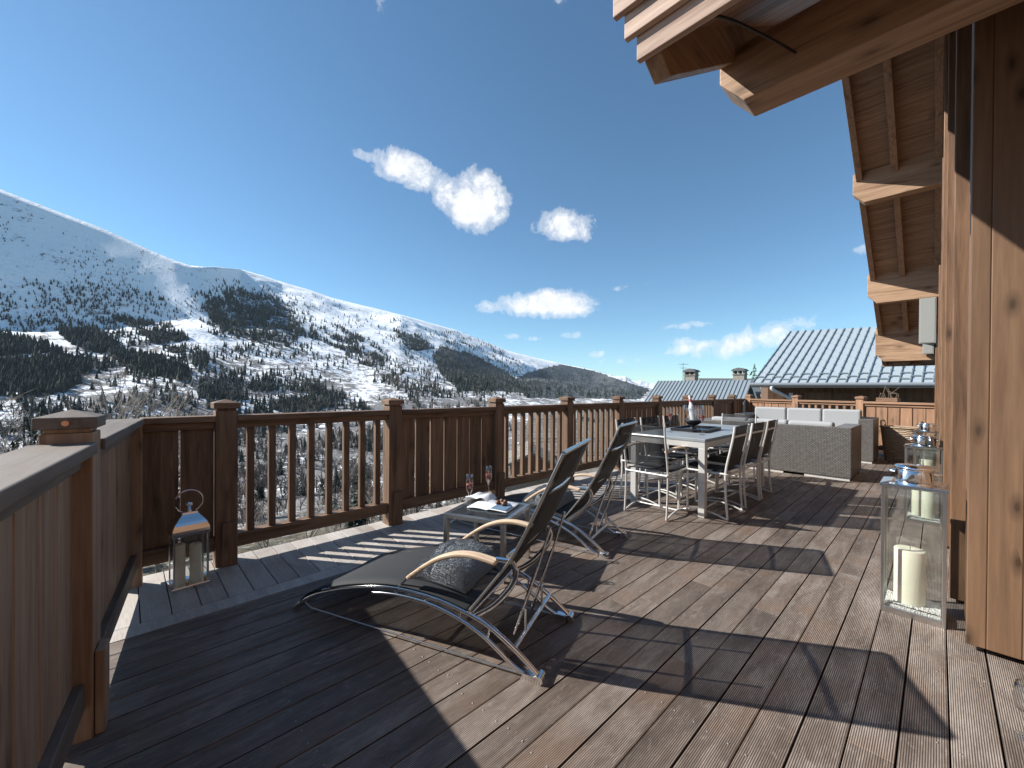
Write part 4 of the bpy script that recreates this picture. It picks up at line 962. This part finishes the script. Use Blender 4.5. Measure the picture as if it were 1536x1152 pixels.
m = MB(); m.prism([A, B, Cq, D], -nrm * .15); part('roof', m, SLAB, N4_, world=True)
for v_ in (.24, .42, .72):
    m = MB(); p, q = quadpt(A, B, D, Cq, .02, v_), quadpt(A, B, D, Cq, .98, v_); m.tube([p + nrm * .16, q + nrm * .16], .03, 6)
    for k in range(12): c = p.lerp(q, k / 11); m.tube([c, c + nrm * .18], .018, 5)
    part('snow_rail', m, ST, N4_, world=True)
m = MB(); m.prism([Vector(A) + Vector((-.4, .5, -.2)), Vector(B) + Vector((-.4, .4, -.2)), Vector(B) + Vector((-.4, .4, -5)), Vector(A) + Vector((-.4, .5, -5))], (-3, 4, 0)); part('wall', m, STONE, N4_, world=True)
m = MB(); c = Vector((-13.35, 14.0, -3.1)); e = Vector((.66, .75, 0)) * 1.0; bk_ = Vector((-1.6, 1.4, .2))
m.prism([c - e, c + e, c + e + Vector((0, 0, .75)), c + Vector((0, 0, 1.25)), c - e + Vector((0, 0, .75))], bk_); dm = part('dormer', m, MATS['cladding_wood'], N4_, world=True)
m = MB(); t0 = c + Vector((0, 0, 1.38)) - bk_ * .15
for s in (-1, 1): m.prism([t0, t0 + e * 1.3 * s + Vector((0, 0, -.62)), t0 + e * 1.3 * s + Vector((0, 0, -.74)), t0 + Vector((0, 0, -.12))], bk_ * 1.15)
part('dormer_roof', m, SLAB, dm, world=True)
ch = MB(); ch.box(-16.5, -16.05, 21.0, 21.4, -2.0, -.15); ch.box(-16.57, -15.98, 20.93, 21.47, -.15, -.06); part('chimney', ch, plain('white_render', (.62, .61, .58), .8), N4_, world=True)
# stone retaining wall under the deck edge
m = MB(); m.box(-9.2, -8.6, 2.0, 9.0, -6.5, -2.6); single('retaining_wall', m, SLAB, 'rough stone retaining wall on the slope just below the deck fence', 'wall', bevel=.02)
p = Vector((-12.57, 44.86, -8)); plant(CON, p, 12.1, 'dark conifer tip between the chimney and the big metal roof')

# ================================================================== SKY, SUN, CAMERA
W_ = bpy.data.worlds.new('World'); sc.world = W_; W_.use_nodes = True; T = W_.node_tree; T.nodes.clear()
out = T.nodes.new('ShaderNodeOutputWorld'); bg = T.nodes.new('ShaderNodeBackground'); T.links.new(bg.outputs[0], out.inputs[0])
sky = T.nodes.new('ShaderNodeTexSky'); sky.sky_type = 'NISHITA'; sky.sun_disc = False
SUN_EL = R(35.0); az = R(37.0); SD_ = Vector((-math.cos(az) * math.cos(SUN_EL), -math.sin(az) * math.cos(SUN_EL), math.sin(SUN_EL)))
sky.sun_elevation = SUN_EL; sky.sun_rotation = math.atan2(SD_.x, SD_.y); sky.altitude = 1500; sky.air_density = 1.0; sky.dust_density = .25; sky.ozone_density = 3.6
class WN(NT):
    def __init__(s): s.t = T
w = WN(); tc = w.n('ShaderNodeTexCoord').outputs['Generated']
def dirn(x, y):
    d = Vector((-math.sin(YAW), math.cos(YAW), 0)) + Vector((math.cos(YAW), math.sin(YAW), 0)) * ((x - 768) / F_) + Vector((0, 0, 1)) * ((587 + (x - 768) * .0064 - y) / F_)
    return d.normalized()
wn1 = w.noise(tc, 13, 9, .66, .5); wn2 = w.noise(tc, 42, 7, .65, .3)
nz = w.math('ADD', w.math('MULTIPLY', w.math('SUBTRACT', wn1, .5), 2.2), w.math('MULTIPLY', w.math('SUBTRACT', wn2, .5), 1.1))
dens = None
for x, y, rx, ry, rot, k in ((612, 262, 58, 24, 18, 1), (668, 292, 34, 26, 35, .9), (712, 306, 50, 42, 20, 1.25), (545, 236, 17, 8, 5, .55), (838, 340, 46, 22, 8, .8), (822, 460, 76, 22, 2, 1.35), (730, 462, 22, 11, 0, .8),
                      (1130, 512, 80, 17, -14, .8), (1050, 522, 70, 9, -6, .6), (1160, 496, 44, 14, -8, .7), (1025, 516, 24, 7, 0, .5), (855, 505, 18, 6, 0, .5), (800, 511, 13, 4, 0, .45), (770, 508, 13, 4, 0, .45),
                      (893, 534, 12, 6, 0, .5), (905, 438, 50, 4, -5, .25), (1290, 380, 30, 10, -12, .6), (566, 12, 14, 24, 20, .3), (511, 8, 9, 18, -15, .3), (838, 6, 13, 12, 0, .25), (700, 460, 12, 5, 0, .2), (940, 545, 34, 7, 0, .35), (1040, 490, 34, 5, -4, .35)):
    d = dirn(x, y); rt = Vector((0, 0, 1)).cross(d).normalized() * -1; up = rt.cross(d); a = R(rot)
    e1 = rt * math.cos(a) - up * math.sin(a); e2 = rt * math.sin(a) + up * math.cos(a); sc_ = d.dot(Vector((-math.sin(YAW), math.cos(YAW), 0)))
    u = w.n('ShaderNodeVectorMath', operation='DOT_PRODUCT'); w.put(u.inputs[0], tc); u.inputs[1].default_value = e1 * (F_ / (rx * sc_))
    v = w.n('ShaderNodeVectorMath', operation='DOT_PRODUCT'); w.put(v.inputs[0], tc); v.inputs[1].default_value = e2 * (F_ / (ry * sc_))
    f = w.n('ShaderNodeVectorMath', operation='DOT_PRODUCT'); w.put(f.inputs[0], tc); f.inputs[1].default_value = d
    r2 = w.math('ADD', w.math('MULTIPLY', u.outputs['Value'], u.outputs['Value']), w.math('MULTIPLY', v.outputs['Value'], v.outputs['Value']))
    r2 = w.math('ADD', r2, w.math('MULTIPLY', w.math('LESS_THAN', f.outputs['Value'], 0), 50))
    b = w.math('MULTIPLY', w.math('MAXIMUM', w.math('SUBTRACT', 1.0, w.math('MULTIPLY', r2, .8)), -6), k)
    dens = b if dens is None else w.math('MAXIMUM', dens, b)
fac = w.math('ADD', dens, w.math('MULTIPLY', nz, 1.2))
fac = w.ramp(w.math('ADD', w.math('MULTIPLY', fac, .5), .0), [(.03, 0), (.20, .35), (.55, 1)], 'EASE')
lit = w.mix(w.mapr(wn2, .3, .7, 0, 1), (5.6, 5.7, 5.85), (6.9, 6.9, 6.9))
air = w.mix(1.0, sky.outputs[0], (.76, .955, .925), 'MULTIPLY')
cc = w.mix(w.math('MULTIPLY', fac, .93), air, lit)
T.links.new(cc, bg.inputs[0]); bg.inputs[1].default_value = .097
sl = bpy.data.lights.new('sun', 'SUN'); sl.energy = 5.0; sl.angle = R(.55); sl.color = (1, .955, .89)
so = bpy.data.objects.new('sun', sl); C.objects.link(so); so.rotation_euler = (-SD_).to_track_quat('-Z', 'Y').to_euler()
cam = bpy.data.cameras.new('camera'); co = bpy.data.objects.new('camera', cam); C.objects.link(co); sc.camera = co
cam.sensor_fit = 'HORIZONTAL'; cam.sensor_width = 36; cam.lens = F_ / 1536 * 36; cam.shift_y = (CY_ - 576) / 1536; cam.clip_start = .02; cam.clip_end = 30000
pit, rol = R(-.3605), R(.3665)
Fv = Vector((-math.sin(YAW) * math.cos(pit), math.cos(YAW) * math.cos(pit), math.sin(pit))); R0 = Vector((math.cos(YAW), math.sin(YAW), 0)); U0 = R0.cross(Fv)
Rv = R0 * math.cos(rol) + U0 * math.sin(rol); Uv = -R0 * math.sin(rol) + U0 * math.cos(rol)
mw = Matrix((Rv, Uv, -Fv)).transposed().to_4x4(); mw.translation = EYE; co.matrix_world = mw
m = MB(); m.box(-7600, 7600, -7600, 7600, -700, max(v.co.z for v in terrain.data.vertices) + 15)
hz_ = mesh_obj('haze', m, bpy.data.materials.new('haze')); tag(hz_, kind='stuff'); hm = hz_.data.materials[0]; hm.use_nodes = True; hm.node_tree.nodes.clear()
ho = hm.node_tree.nodes.new('ShaderNodeOutputMaterial'); pv = hm.node_tree.nodes.new('ShaderNodeVolumePrincipled'); pv.inputs['Color'].default_value = (.72, .84, 1, 1); pv.inputs['Density'].default_value = .00003
hm.node_tree.links.new(pv.outputs[0], ho.inputs['Volume'])
sc.view_settings.view_transform = 'Standard'; sc.view_settings.look = 'None'; sc.view_settings.exposure = .85; sc.view_settings.gamma = 1
sc.cycles.max_bounces = 8; sc.cycles.transparent_max_bounces = 24; sc.cycles.sample_clamp_indirect = 6; sc.cycles.use_denoising = True
